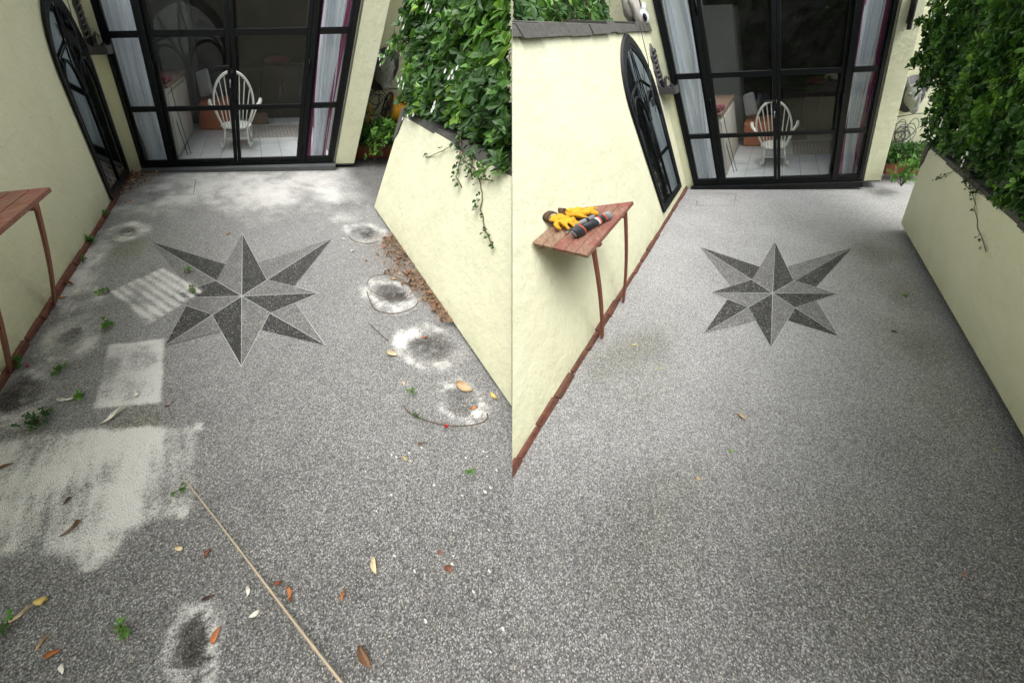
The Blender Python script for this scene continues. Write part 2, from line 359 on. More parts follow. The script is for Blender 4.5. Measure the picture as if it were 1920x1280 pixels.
POTS = [  # x, y, sand radius, damp radius, damp strength
    (.30, -3.17, .24, .05, .6), (.19, -3.60, .22, .12, 1.0), (.28, -1.72, .24, .09, .9), (.14, -2.18, .12, .05, .4), (.21, -2.74, .20, .06, .4),
    (2.60, -1.87, .25, .115, 1.0), (2.55, -2.80, .24, .12, 1.0), (2.60, -3.33, .23, .13, .75), (2.62, -3.73, .16, .10, .65), (1.285, -4.575, .105, .062, 1.0), (2.82, -4.12, .12, .02, 0)]
def marks(WX, WY):
    n = WX.shape; dust = np.zeros(n); damp = np.zeros(n); green = np.zeros(n)
    l = YL.loc(np.stack([WX, WY, np.zeros(n)], -1)); x, y = l[..., 0], l[..., 1]
    left = WX < 0
    w1 = fbm(x, y, 3.2, 11) - .5; w2 = fbm(x, y, 11, 23) - .5; w3 = fbm(x, y, 34, 37, 3) - .5
    X = x + w1 * .11 + w2 * .05 + w3 * .016; Yy = y + w1 * .11 - w2 * .05 - w3 * .016
    def P(poly, soft, k, warp=1.0):
        s = polysd(x + (X - x) * warp, y + (Yy - y) * warp, poly); return k * sst(-soft, soft * .6, s)
    d = P([(-.1, -.1), (3.0, 0.0), (2.92, -1.35), (2.45, -1.75), (1.9, -1.5), (1.55, -1.65), (1.1, -1.35), (.74, -1.5), (.0, -1.2)], .34, .62, 2.2) * (.72 + .9 * w1 + .8 * w2)
    d = np.maximum(d, P([(.3, -.12), (2.85, -.05), (2.6, -1.15), (.45, -1.15)], .45, .92, 2) * (.85 + 1.0 * w1 + .5 * w2))
    t = P([(.413, -2.679), (.759, -2.379), (1.14, -2.70), (.788, -3.06)], .035, 1.0, .25)
    ux, uy = (x - .413) * .74 + (y + 2.679) * (-.66), (x - .413) * .66 + (y + 2.679) * .74
    t = t * (.80 + .30 * np.sin(uy * 92 + w2 * 1.2)) * (.95 + .9 * w2 + .5 * w1)
    d = np.maximum(d, t)
    t2 = P([(.584, -3.226), (.925, -3.195), (.995, -3.65), (.655, -3.67)], .03, 1, .15); s2 = polysd(x, y, [(.584, -3.226), (.925, -3.195), (.995, -3.65), (.655, -3.67)])
    d = np.maximum(d, t2 * (.70 + .38 * np.exp(-(s2 / .035) ** 2) + .9 * w2 + .4 * w1) * (.75 + .35 * sst(.6, .95, x)))
    big = P([(-.1, -3.86), (.55, -3.80), (.868, -3.792), (1.216, -3.784), (1.226, -3.822), (1.235, -4.16), (1.199, -4.194), (1.042, -4.219), (.903, -4.345), (.859, -4.353), (.731, -4.325), (.3, -4.28), (-.1, -4.24)], .045, 1, .45)
    st = P([(.868, -3.79), (.995, -3.785), (1.03, -4.215), (.885, -4.25)], .03, 1, .3)
    fade = 1 - .34 * sst(1.0, 1.10, x)
    d = np.maximum(d, big * fade * (.80 + .9 * w2 + .9 * w1 + .10 * np.sin(x * 88 + y * 9 + w1 * 9)))
    d = np.maximum(d, st * (1.0 + .5 * w2))
    for bx, by in ((1.222, -3.80), (1.20, -4.175), (.865, -4.335)):
        d = np.maximum(d, .8 * sst(.03, .018, np.maximum(abs(x - bx), abs(y - by))))
    # sandy spill along the left wall
    d = np.maximum(d, .92 * sst(.52, .12, x - .0 + w1 * .35) * sst(-1.4, -1.9, y) * (.62 + 1.5 * w1 + 1.1 * w2))
    for (cx, cy, rs, rd, k) in POTS:
        r = np.hypot((X - cx), (Yy - cy) * (1.0 if cy > -4.4 else .8)); rr = r + w2 * .04
        rr = rr + w1 * rs * .5; ring = np.exp(-((rr - rs * .68) / (rs * .34)) ** 2); core = sst(rs * 1.15, rs * .55, rr)
        d = np.maximum(d, (.90 * ring) * (.80 + 1.3 * w2 + 1.2 * w1 + .9 * w3)); d = np.maximum(d, core * .62 * (.9 + 1.2 * w2))
        if k:
            dd = sst(rd * 1.15, rd * .55, rr + w3 * .12) ; damp = np.maximum(damp, k * dd * np.clip(.75 + 2.2 * w2 + 1.2 * w3, 0, 1)); d = d * (1 - .92 * k * dd * np.clip(.62 + 1.6 * (w3 + .12) + .8 * w2, 0, 1))
    d = np.clip(d, 0, 1.05) * left
    # faint general dust, more on the upper part of the yard
    d = np.maximum(d, left * np.clip(.22 * sst(-3.6, -2.0, y) * (.8 + 1.6 * w1), 0, 1))
    # dark damp line and corner by the alcove and the door
    damp = np.maximum(damp, left * .55 * sst(2.75, 3.0, x) * sst(-1.4, -1.0, y) * (.8 + w1))
    damp = np.maximum(damp, left * .5 * sst(.16, .02, abs(y + 1.25 + w1 * .6) ) * sst(2.2, 2.8, x))
    green = np.maximum(green, left * .8 * sst(.30, .05, np.hypot(x - .35, (y + 2.05) * .8) ) )
    green = np.maximum(green, left * .6 * sst(.22, .05, np.hypot(x - .9, y + 3.8)))
    # right yard: faint green-brown staining
    r = YR.loc(np.stack([WX, WY, np.zeros(n)], -1)); x, y = r[..., 0], r[..., 1]; w1 = fbm(x, y, 2.6, 51) - .5; rt = WX > 0
    for cx, cy, rad, k in ((2.5, -1.9, .32, .9), (2.55, -2.6, .4, .9), (2.45, -3.2, .45, .8), (.25, -3.3, .4, .8), (.5, -3.7, .35, .5), (.8, -4.5, .4, .45), (1.6, -4.6, .4, .6), (2.5, -3.8, .4, .6)):
        green = np.maximum(green, rt * k * .45 * sst(rad * 1.2, 0, np.hypot(x - cx, y - cy) + w1 * .5))
    for cx, cy, rad, k in ((2.45, -1.85, .2, .22), (2.5, -2.75, .22, .25), (2.5, -3.3, .25, .3), (.3, -3.35, .3, .28), (.55, -4.55, .3, .2), (1.6, -4.8, .4, .2)):
        damp = np.maximum(damp, rt * k * .6 * sst(rad * 1.4, 0, np.hypot(x - cx, y - cy) + w1 * .4))
    d = np.maximum(d, rt * np.clip(.30 * sst(-3.9, -1.5, y + 0 * x) * sst(1.6, .5, abs(x - 1.2)) * (.8 + 1.8 * w1), 0, 1))
    painted_light = np.where(left, .07 + .22 * sst(-4.7, -3.2, l[..., 1]), (.09 + .55 * sst(-5.1, -2.9, r[..., 1]))) * (.85 + .5 * (fbm(WX, WY, 2.2, 91) - .5)) * (1 - .9 * np.clip(.5 * green + damp, 0, 1))  # stones painted paler toward the doors, standing in for stronger daylight there
    return np.clip(d, 0, 1.05), np.clip(damp, 0, 1), np.clip(green, 0, 1), painted_light
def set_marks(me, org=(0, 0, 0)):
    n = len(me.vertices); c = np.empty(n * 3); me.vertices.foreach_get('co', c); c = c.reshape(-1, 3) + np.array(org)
    for nm, a in zip(('dust', 'damp', 'green', 'painted_light'), marks(c[:, 0], c[:, 1])):
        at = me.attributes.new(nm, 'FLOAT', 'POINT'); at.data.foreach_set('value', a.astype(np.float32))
def ground():
    xs = np.concatenate([[-250, -80, -30, -14, -9], np.arange(-6.6, 0, .0167), np.arange(0, 5.2, .026), [7, 10, 16, 30, 80, 250]])
    ys = np.concatenate([[-250, -80, -30, -12, -6, -3, -1.5, -.8], np.arange(-.4, 1.6, .0125), np.arange(1.6, 5.6, .02), [6, 7, 9, 14, 30, 80, 250]])
    gx, gy = np.meshgrid(xs, ys, indexing='ij'); nx, ny = gx.shape
    co = np.stack([gx.ravel(), gy.ravel(), np.zeros(nx * ny)], -1)
    i = np.arange(nx * ny).reshape(nx, ny); q = np.stack([i[:-1, :-1], i[1:, :-1], i[1:, 1:], i[:-1, 1:]], -1).reshape(-1, 4)
    me = bpy.data.meshes.new('ground'); me.vertices.add(nx * ny); me.vertices.foreach_set('co', co.ravel())
    me.loops.add(q.size); me.loops.foreach_set('vertex_index', q.ravel()); me.polygons.add(len(q)); me.polygons.foreach_set('loop_start', np.arange(0, q.size, 4)); me.polygons.foreach_set('loop_total', np.full(len(q), 4))
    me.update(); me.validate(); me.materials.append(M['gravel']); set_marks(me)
    o = bpy.data.objects.new('ground', me); COL.objects.link(o); o['kind'] = 'structure'
ground()

# ------------------------------------------------------------------ star inlays
def star(Y, Pt, label):
    s = thing('star_inlay', label, 'floor inlay', (Pt['C'][0], Pt['C'][1], 0), Y, 'eight-pointed star inlays in the paving')
    C, n, e, so, w, ne, nw, sw, se, ine, inw, isw, ise = (np.array(Pt[k]) for k in 'C N E S W NE NW SW SE iNE iNW iSW iSE'.split())
    def on(a, b, t): return a + (b - a) * t
    tris = [('light', C, n, inw), ('dark', C, ine, n), ('light', C, e, ine), ('dark', C, ise, e), ('light', C, so, ise), ('dark', C, isw, so), ('light', C, w, isw), ('dark', C, inw, w),
            ('light', ine, ne, on(ine, n, .32)), ('dark', ine, on(ine, e, .52), ne), ('light', ise, se, on(ise, e, .5)), ('dark', ise, on(ise, so, .34), se),
            ('light', isw, sw, on(isw, so, .36)), ('dark', isw, on(isw, w, .52), sw), ('light', inw, nw, on(inw, w, .52)), ('dark', inw, on(inw, n, .30), nw)]
    for kind, a, b, c in tris:
        m = MB(); K = 36
        idx = {}
        for i in range(K + 1):
            for j in range(K + 1 - i):
                idx[i, j] = len(idx); p = a + (b - a) * i / K + (c - a) * j / K; m.v.append((p[0], p[1], .0))
        for i in range(K):
            for j in range(K - i):
                m.f.append((idx[i, j], idx[i + 1, j], idx[i, j + 1])); m.sm.append(False)
                if i + j < K - 1: m.f.append((idx[i + 1, j], idx[i + 1, j + 1], idx[i, j + 1])); m.sm.append(False)
        for k in range(len(m.v)): m.v[k] = (m.v[k][0], m.v[k][1], .0026)
        o = build(m, kind + '_facet', M['star_' + kind], Y, s)
        for v in o.data.vertices: v.co.z = .0026 - s['_o'][2]
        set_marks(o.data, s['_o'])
    m = MB(); wd = .0026
    for a, b in [(C, n), (C, e), (C, so), (C, w), (C, ne), (C, nw), (C, sw), (C, se), (n, ine), (so, isw), (so, ise), (e, ine), (w, isw), (w, inw), (e, ise), (se, on(ise, e, .5))]:
        d = (b - a) / np.linalg.norm(b - a); q = np.array([-d[1], d[0]]) * wd
        m.add([(*(a - q), .0), (*(b - q * .5), .0), (*(b + q * .5), .0), (*(a + q), .0)], [(0, 1, 2, 3)])
    o = build(m, 'joint_strips', M['strip'], Y, s)
    for v in o.data.vertices: v.co.z = .0040 - s['_o'][2]
star(YL, dict(C=(1.417, -2.781), N=(1.409, -1.829), S=(1.424, -3.435), W=(.844, -2.781), E=(2.001, -2.766), NE=(2.255, -1.959), NW=(.561, -1.954), SW=(.936, -3.255), SE=(1.952, -3.289), iNE=(1.611, -2.585), iNW=(1.209, -2.58), iSW=(1.209, -2.971), iSE=(1.613, -2.979)),
     'grey star set in the dusty left paving with sand over its left points')
star(YR, dict(C=(1.341, -2.621), N=(1.34, -1.658), S=(1.351, -3.306), W=(.732, -2.61), E=(1.973, -2.628), NE=(2.253, -1.793), NW=(.459, -1.778), SW=(.78, -3.146), SE=(1.912, -3.172), iNE=(1.55, -2.423), iNW=(1.125, -2.406), iSW=(1.119, -2.823), iSE=(1.556, -2.83)),
     'clean grey star set in the swept right paving with every point clear')

# ------------------------------------------------------------------ walls
def house(Y):
    W = Y.W; x0 = Y.wall(0)
    s = thing('house_wall', 'cream rendered house wall around the glazed doors of the ' + Y.tag_, 'house wall', (x0, 0, 0), Y)
    m = MB(); m.box(x0 - .02, -.004, 0, .12, 0, 2.45); m.box(-.004, W + .03, 0, .12, 2.12, 2.45)
    build(m, 'door_surround', M['render'], Y, s)
    m = MB(); m.box(W + .032, W + .30, 0, .56, .018, 2.45); build(m, 'pillar', M['render'], Y, s, bevel=.006)
    m = MB(); m.box(W + .04, W + .29, .01, .55, 0, .018); build(m, 'pillar_foot', M['iron'], Y, s)
    m = MB(); m.box(W + .30, 6.2, .56, .68, 0, 2.45); build(m, 'alcove_back', M['render'], Y, s)
def garden_wall_left(Y):
    s = thing('garden_wall', 'tall cream rendered wall on the ' + ('left of the dusty yard' if Y is YL else 'left of the clean yard, slate coping on top'), 'garden wall', (Y.wall(1), -1, 0), Y)
    w = Y.wall; T = 7.0; hgt = 1.655
    m = MB()
    n = 1
    m.hexa([(w(T), -T, 0), (w(T) - .9, -T, 0), (w(0) - .9, -.0, 0), (w(0), -.0, 0)][::-1] if False else [(w(0) - .9, 0, 0), (w(0), 0, 0), (w(T), -T, 0), (w(T) - .9, -T, 0)][::-1],
           [(w(0) - .9, 0, hgt), (w(0), 0, hgt), (w(T), -T, hgt), (w(T) - .9, -T, hgt)][::-1])
    build(m, 'wall_body', M['render'], Y, s, clip=Y.side)
    m = MB(); t = .0; k = 0
    while t < T:
        ln = random.uniform(.14, .34); a, b = t + .004, min(t + ln, T); z0 = hgt + .002 - random.uniform(0, .012); z1 = hgt + .055 + random.uniform(-.008, .01); pr = .03 + random.uniform(-.008, .012)
        m.hexa([(w(a) - .34, -a, z0), (w(a) + pr, -a, z0), (w(b) + pr, -b, z0), (w(b) - .34, -b, z0)][::-1], [(w(a) - .34, -a, z1 + .02), (w(a) + pr - .01, -a, z1), (w(b) + pr - .01, -b, z1), (w(b) - .34, -b, z1 + .02)][::-1]); t += ln
    build(m, 'slate_coping', M['slate'], Y, s, clip=Y.side, bevel=.004)
    m = MB(); m.hexa([(w(0) - .88, 0, hgt + .003), (w(0) - .34, 0, hgt + .003), (w(T) - .34, -T, hgt + .003), (w(T) - .88, -T, hgt + .003)][::-1], [(w(0) - .88, 0, hgt + .06), (w(0) - .35, 0, hgt + .05), (w(T) - .35, -T, hgt + .05), (w(T) - .88, -T, hgt + .06)][::-1])
    build(m, 'soil', M['soil'], Y, s, clip=Y.side)
    # red brick edging at its foot
    m = MB(); t = .02
    while t < T - .3:
        ln = random.uniform(.19, .225); a, b = t + .006, t + ln; pr = .030 + random.uniform(-.006, .008); z = .040 + random.uniform(-.010, .010); q = random.uniform(-.005, .005)
        m.hexa([(w(a) - .03, -a, -.02), (w(a) + pr + q, -a, -.02), (w(b) + pr - q, -b, -.02), (w(b) - .03, -b, -.02)][::-1], [(w(a) - .03, -a, z), (w(a) + pr + q - .01, -a, z - .004), (w(b) + pr - q - .01, -b, z - .006), (w(b) - .03, -b, z)][::-1]); t += ln + random.choice((-.003, -.002, .008))
    o = build(m, 'brick_edging', M['brick'], Y, None, base=(w(2), -2, 0), clip=Y.side, bevel=.007)
    tag(o, 'row of ' + ('grimy bricks with weeds at the left wall foot, dusty yard' if Y is YL else 'bare red-brown bricks at the left wall foot, clean yard'), 'brick edging', 'brick edgings at the foot of the walls')
def planter_wall(Y):
    x = 2.85 if Y is YL else 2.85; y0 = -1.36
    s = thing('planter_wall', 'low cream planter wall on the right of the ' + Y.tag_ + ' with a shrub on top', 'planter wall', (x, -2.5, 0), Y)
    h = .80; m = MB()
    m.hexa([(x, y0, 0), (x + 3.0, y0, 0), (x + 3.0, -8, 0), (x, -8, 0)][::-1], [(x, y0, h), (x + 3.0, y0, h), (x + 3.0, -8, h), (x, -8, h)][::-1])
    build(m, 'wall_body', M['render'], Y, s, clip=Y.side)
    m = MB(); t = 1.33
    while t < 7.8:
        ln = random.uniform(.22, .4); a, b = t + .004, t + ln; pr = .002 + random.uniform(-.006, .008); z = h + .030 + random.uniform(-.006, .008)
        m.hexa([(x + .2, -a, h + .002), (x - pr, -a, h - .01), (x - pr, -b, h - .01), (x + .2, -b, h + .002)], [(x + .2, -a, z), (x - pr + .006, -a, z - .006), (x - pr + .006, -b, z - .004), (x + .2, -b, z)]); t += ln
    m.hexa([(x - .014, -1.40, h - .13), (x - .010, -1.335, h - .21), (x + .10, -1.335, h - .21), (x + .10, -1.40, h - .13)], [(x - .014, -1.43, h + .02), (x - .012, -1.33, h + .035), (x + .10, -1.33, h + .035), (x + .10, -1.43, h + .02)])
    build(m, 'slate_coping', M['slate'], Y, s, clip=Y.side, bevel=.004)
    m = MB(); m.hexa([(x + .21, y0 - .02, h + .002), (x + 2.9, y0 - .02, h + .002), (x + 2.9, -7.8, h + .002), (x + .21, -7.8, h + .002)][::-1], [(x + .21, y0 - .02, h + .06), (x + 2.9, y0 - .02, h + .06), (x + 2.9, -7.8, h + .06), (x + .21, -7.8, h + .06)][::-1])
    build(m, 'soil', M['soil'], Y, s, clip=Y.side)
for Y in (YL, YR):
    house(Y); garden_wall_left(Y); planter_wall(Y)

# unseen wall, added behind the viewer to block sky and shade the near paving
nb = thing('light_blocking_wall', 'plain cream wall added out of view behind the viewer to shade the yards', 'light blocker', (0, -1.9, 0))
m = MB(); m.box(-9, 9, -2.15, -1.9, 0, 3.0); build(m, 'wall_body', M['render'], None, nb)
m = MB(); m.box(-9, 9, -2.2, -1.85, 3.002, 3.07); build(m, 'slate_coping', M['slate'], None, nb, bevel=.01)
# ------------------------------------------------------------------ glazed doors
def doors(Y):
    W = Y.W; s = thing('glazed_doors', 'black framed glazed double doors with side windows in the ' + Y.tag_, 'glazed doors', (W / 2, 0, 0), Y, 'black glazed door sets')
    a, b, c = .165 * W, .5 * W, .835 * W; Z = [.115, .635, .685, 1.245, 1.295, 2.03]
    def rails(m, x0, x1, y0, y1, thick=.0):
        for z0, z1 in ((Z[1], Z[2]), (Z[3], Z[4])): m.box(x0, x1, y0 - .008, y1, z0, z1)
    m = MB(); m.box(0, .052, -.012, .06, .035, 2.115); m.box(W - .052, W, -.012, .06, .035, 2.115); m.box(.052, W - .052, -.010, .06, 2.05, 2.112); m.box(.052, W - .052, -.012, .06, .035, .072)
    for x in (a, c): m.box(x - .030, x + .030, -.02, .06, .072, 2.05)
    build(m, 'frame', M['black'], Y, s, bevel=.004)
    for x0, x1 in ((.054, a - .032), (c + .032, W - .054)):
        m = MB(); m.box(x0, x0 + .028, 0, .05, .074, 2.048); m.box(x1 - .028, x1, 0, .05, .074, 2.048); m.box(x0 + .028, x1 - .028, 0, .05, .074, Z[0]); m.box(x0 + .028, x1 - .028, 0, .05, Z[5], 2.048)
        for z0, z1 in ((Z[1], Z[2]), (Z[3], Z[4])): m.box(x0 + .028, x1 - .028, -.006, .05, z0, z1)
        o = build(m, 'side_window', M['black'], Y, s, bevel=.003)
        m = MB(); m.add([(x0 + .02, .025, Z[0] - .01), (x1 - .02, .025, Z[0] - .01), (x1 - .02, .025, Z[5] + .01), (x0 + .02, .025, Z[5] + .01)], [(0, 1, 2, 3)]); build(m, 'pane', M['glass'], Y, o)
    for x0, x1, hd in ((a + .032, b - .002, 1), (b + .002, c - .032, 0)):
        m = MB(); fw = .048; m.box(x0, x0 + fw, -.004, .05, .076, 2.046); m.box(x1 - fw, x1, -.004, .05, .076, 2.046); m.box(x0 + fw, x1 - fw, -.002, .05, .076, Z[0]); m.box(x0 + fw, x1 - fw, -.002, .05, Z[5], 2.046)
        for z0, z1 in ((Z[1], Z[2] - .006), (Z[3], Z[4])): m.box(x0 + fw, x1 - fw, -.008, .05, z0, z1)
        o = build(m, 'door_leaf', M['black'], Y, s, bevel=.003)
        m = MB(); m.add([(x0 + fw - .01, .025, Z[0] - .01), (x1 - fw + .01, .025, Z[0] - .01), (x1 - fw + .01, .025, Z[5] + .01), (x0 + fw - .01, .025, Z[5] + .01)], [(0, 1, 2, 3)]); build(m, 'pane', M['glass'], Y, o)
        m = MB()
        for z in (.16, .95, 1.75): hx = x0 - .004 if hd else x1 + .004; m.tube([(hx, -.028, z), (hx, -.028, z + .11)], .009)
        build(m, 'hinge', M['black'], Y, o)
        if hd:
            m = MB(); m.tube([(x1 - .025, -.006, 1.02), (x1 - .025, -.055, 1.02), (x1 - .05, -.06, 1.02), (x1 - .19, -.06, 1.015)], .010); m.box(x1 - .042, x1 - .008, -.014, -.003, .94, 1.12); build(m, 'handle', M['black'], Y, o, bevel=0)
            m = MB(); m.tube([(x1 - .025, -.014, .90), (x1 - .025, -.03, .90)], .012); m.tube([(x1 - .025, -.028, .895), (x1 - .028, -.03, .84)], .006); build(m, 'lock', M['steel'], Y, o)
    m = MB(); m.box(.0 if Y is YL else -.04, W + .02 if Y is YL else W + .03, -.10 if Y is YL else -.075, .06, -.05, .034)
    build(m, 'sill', M['stone'] if Y is YL else M['black'], Y, s, bevel=.010)
    # curtains just behind the side windows
    for i, (x0, x1, mg) in enumerate(((.05, a - .02, 0), (c + .03, W - .06, 1))):
        cu = thing('curtain', ('pale blue curtain' + (' with magenta edges' if mg else ' hanging in deep folds')) + ' behind the ' + ('right' if mg else 'left') + ' side window, ' + Y.tag_, 'curtain', ((x0 + x1) / 2, .13, .05), Y, 'curtains behind the side windows')
        def surf(xa, xb, yo, amp, nf, seed, nx=72, nz=40):
            m = MB()
            for j in range(nz + 1):
                z = .05 + 2.0 * j / nz; pinch = 1 - .28 * math.exp(-((z - .35) / .30) ** 2) if mg else 1 - .05 * math.sin(z * 3)
                for i2 in range(nx + 1):
                    u = i2 / nx; xm = (xa + xb) / 2 + (.025 * math.sin(z * 2.2 + seed)); X = xm + (u - .5) * (xb - xa) * pinch
                    ph = 2 * math.pi * (u * nf + .35 * math.sin(z * 1.4 + seed) + .8 * mnoise.noise(Vector((u * 2.2, z * .6, seed))))
                    m.v.append((X, yo + amp * (math.sin(ph) + .35 * math.sin(2.3 * ph + z * 1.5)), z))
            for j in range(nz):
                for i2 in range(nx):
                    k = j * (nx + 1) + i2; m.f.append((k, k + 1, k + nx + 2, k + nx + 1)); m.sm.append(True)
            return m
        xa = x0 + (.055 if mg else 0); xb = x1 - (.04 if mg else .02)
        build(surf(xa, xb, .150, .030, 3.7, 3 + i * 5 + Y.side), 'curtain_cloth', M['curtain'], Y, cu)
        if mg:
            build(surf(xa - .035, xa + .03, .12, .006, 1.2, 2), 'trim', M['magenta'], Y, cu); build(surf(xb - .03, xb + .028, .12, .006, 1.2, 4), 'trim', M['magenta'], Y, cu)

# ------------------------------------------------------------------ the room behind the glass
def room(Y):
    W = Y.W; t_ = Y.tag_
    s = thing('room', 'dim room with grey walls behind the glazed doors of the ' + t_, 'room', (W / 2, 1.8, 0), Y)
    x0, x1, y0, y1, h = -.10, W + .03, .125, 3.6, 2.35
    m = MB(); m.box(x0 - .1, x0, y0, y1, 0, h); m.box(x1, x1 + .1 if False else x1 + .06, .57, y1, 0, h); m.box(x1, x1 + .001, y0, .57, 0, h); build(m, 'side_wall', M['roomwall'], Y, s)
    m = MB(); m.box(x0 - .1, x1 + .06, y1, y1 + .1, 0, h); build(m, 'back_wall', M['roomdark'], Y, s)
    m = MB(); m.box(x0 - .1, x1 + .06, 1.75, y1 + .1, h, h + .1); m.box(x0 - .1, x1 + .06, y0, .16, h, h + .1); m.box(x0 - .1, x0 + .12, .16, 1.75, h, h + .1); m.box(x1 - .12, x1 + .06, .16, 1.75, h, h + .1); m.box(-.10, W, .1205, .125, 2.06, h) ; build(m, 'ceiling', M['roomwall'], Y, s)  # front strip left open, an unseen gap added to let daylight into the room
    m = MB(); m.box(x0, x1, .062, y1, -.02, .026); build(m, 'floor_grout', M['grout'], Y, s)
    m = MB(); tw = .305
    for i in range(10):
        for j in range(12):
            xa = .155 + (i - 1) * tw; ya = .07 + j * .60 + (.30 if i % 2 else 0) - .3; xb, yb = xa + tw - .006, ya + .594
            xa, ya, xb, yb = max(xa, x0), max(ya, .064), min(xb, x1), min(yb, y1)
            if xb - xa > .02 and yb - ya > .02: m.box(xa, xb, ya, yb, .0262, .031)
    build(m, 'floor_tiles', M['tile'], Y, s)
    # pebble mosaic
    m = MB(); m.box(1.56, 2.55, 1.38, 2.25, .0312, .036); pm = build(m, 'pebble_mosaic', M['pebbed'], Y, s)
    m = MB()
    rr = random.Random(3)
    for i in range(15):
        for j in range(13):
            cx, cy = 1.59 + i * .066 + rr.uniform(-.012, .012), 1.42 + j * .066 + rr.uniform(-.012, .012)
            an = rr.uniform(0, 3.1); a, b = .025, .014; n = 7
            m.add([(cx + a * math.cos(2 * math.pi * k / n) * math.cos(an) - b * math.sin(2 * math.pi * k / n) * math.sin(an), cy + a * math.cos(2 * math.pi * k / n) * math.sin(an) + b * math.sin(2 * math.pi * k / n) * math.cos(an), .039) for k in range(n)], [tuple(range(n))])
    build(m, 'pebbles', M['pebble'], Y, pm)
    # cabinet
    c = thing('cabinet', 'white panelled cabinet inside the ' + t_ + ' doors on the left', 'cabinet', (.3, 1.2, .03), Y, 'white cabinets indoors')
    m = MB(); m.box(-.09, .46, .40, 2.0, .035, .80); build(m, 'carcass', M['cab'], Y, c, bevel=.005)
    for k in range(3):
        m = MB(); ya = .43 + k * .52; m.box(.462, .478, ya, ya + .49, .09, .74); build(m, 'door_panel', M['cab'], Y, c, bevel=.005)
    m = MB(); m.box(-.09, .50, .37, 2.03, .802, .84); build(m, 'worktop', M['fencew'], Y, c, bevel=.006)
    m = MB(); m.tube([(.10, .50, .865), (.22, .52, .875), (.36, .56, .862)], [.022, .028, .02]); m.ell((.16, .6, .865), (.06, .05, .024)); m.ell((.3, .66, .868), (.07, .05, .028)); tag(build(m, 'work_gloves', M['yellow'], Y, base=(.2, .55, .843)), 'yellow gloves lying on the cabinet top indoors in the ' + t_, 'gloves')
    m = MB(); m.box(.30, .48, .42, .62, .843, .90); m.box(.34, .50, .60, .80, .843, .88); tag(build(m, 'storage_box', M['maroon'], Y, base=(.4, .6, .843), bevel=.01), 'small dark red box on the cabinet edge indoors in the ' + t_, 'box')
    # leaning poles
    m = MB(); m.tube([(.56, .55, .03), (.44, .62, .62), (.40, .66, .86)], .007); m.tube([(.60, .60, .03), (.50, .64, .60), (.47, .68, .84)], .006); tag(build(m, 'leaning_poles', M['iron'], Y, base=(.58, .57, .03)), 'thin dark poles leaning on the white cabinet in the ' + t_, 'poles')
    # orange sheet/crate
    m = MB(); m.hexa([(.56, 2.05, .032), (1.20, 1.95, .032), (1.28, 2.75, .032), (.60, 2.80, .032)], [(.60, 2.12, .40), (1.16, 2.02, .42), (1.2, 2.6, .44), (.64, 2.68, .46)]); tag(build(m, 'orange_crate', M['orange'], Y, base=(.9, 2.3, .032), bevel=.03), 'terracotta orange covered crate on the tiled floor beyond the chair, ' + t_, 'crate')
    m = MB(); m.hexa([(.62, 2.28, .46), (.86, 2.24, .50), (.90, 2.34, .50), (.66, 2.38, .46)], [(.58, 2.36, .78), (.80, 2.30, .84), (.82, 2.36, .84), (.60, 2.42, .78)]); tag(build(m, 'cushion', M['greyc'], Y, base=(.75, 2.3, .44), bevel=.03), 'pale grey cushion tipped on the orange crate indoors, ' + t_, 'cushion')
    m = MB(); m.ell((.95, 2.55, .60), (.22, .14, .17), jit=.4); tag(build(m, 'dark_bag', M['rubber'], Y, base=(.95, 2.55, .44)), 'black bag slumped behind the grey cushion indoors, ' + t_, 'bag')
    m = MB(); m.box(1.50, 1.86, 2.35, 2.62, .035, .17); tag(build(m, 'wooden_box', M['fencew'], Y, base=(1.7, 2.5, .035), bevel=.008), 'low brown wooden box behind the rocking chair indoors, ' + t_, 'box')
    sd = thing('sideboard', 'long dark sideboard at the back of the room in the ' + t_, 'sideboard', (1.95, 3.2, .03), Y)
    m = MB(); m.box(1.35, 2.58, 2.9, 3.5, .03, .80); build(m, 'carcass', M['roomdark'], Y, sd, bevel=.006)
    for k in range(3):
        m = MB(); m.box(1.38 + k * .40, 1.755 + k * .40, 2.88, 2.898, .06, .76); build(m, 'door_panel', M['roomdark'], Y, sd, bevel=.005)
        m = MB(); m.tube([(1.72 + k * .40, 2.865, .35), (1.72 + k * .40, 2.865, .52)], .005); build(m, 'handle', M['steel'], Y, sd)
    m = MB(); m.ell((2.05, 3.15, .86), (.24, .16, .07), jit=.2); tag(build(m, 'red_cushion', M['maroon'], Y, base=(2.05, 3.15, .80)), 'dark red cushion on the sideboard at the back of the room, ' + t_, 'cushion')
    tw_ = thing('tall_cupboard', 'tall pale cupboard standing inside at the left of the room, ' + t_, 'cupboard', (.2, 2.9, .03), Y)
    m = MB(); m.box(-.09, .52, 2.55, 3.3, .03, 1.9); build(m, 'carcass', M['roomwall'], Y, tw_, bevel=.006)
    m = MB(); m.box(.525, .54, 2.58, 3.27, .06, 1.87); build(m, 'door_panel', M['roomwall'], Y, tw_, bevel=.004)
    # rocking chair
    ch = thing('rocking_chair', 'ivory spindle-backed rocking chair seen from behind through the doors of the ' + t_, 'rocking chair', (1.29, .9, .03), Y, 'ivory rocking chairs')
    cx = 1.29 + (.01 if Y is YL else -.05)
    def B(u, z):  # back plane leans toward the door
        return (cx + u, .80 - (z - .30) * .36, z)
    m = MB(); pts = []
    for k in range(29):
        th = math.pi * (k / 28); hw = .275; zz = .60 + .33 * math.sin(th)
        pts.append(B(-hw * math.cos(th), zz))
    low = [B(-.17, .29), B(-.20, .36), B(-.235, .44), B(-.262, .52)]; hi = [B(.262, .52), B(.235, .44), B(.20, .36), B(.17, .29)]
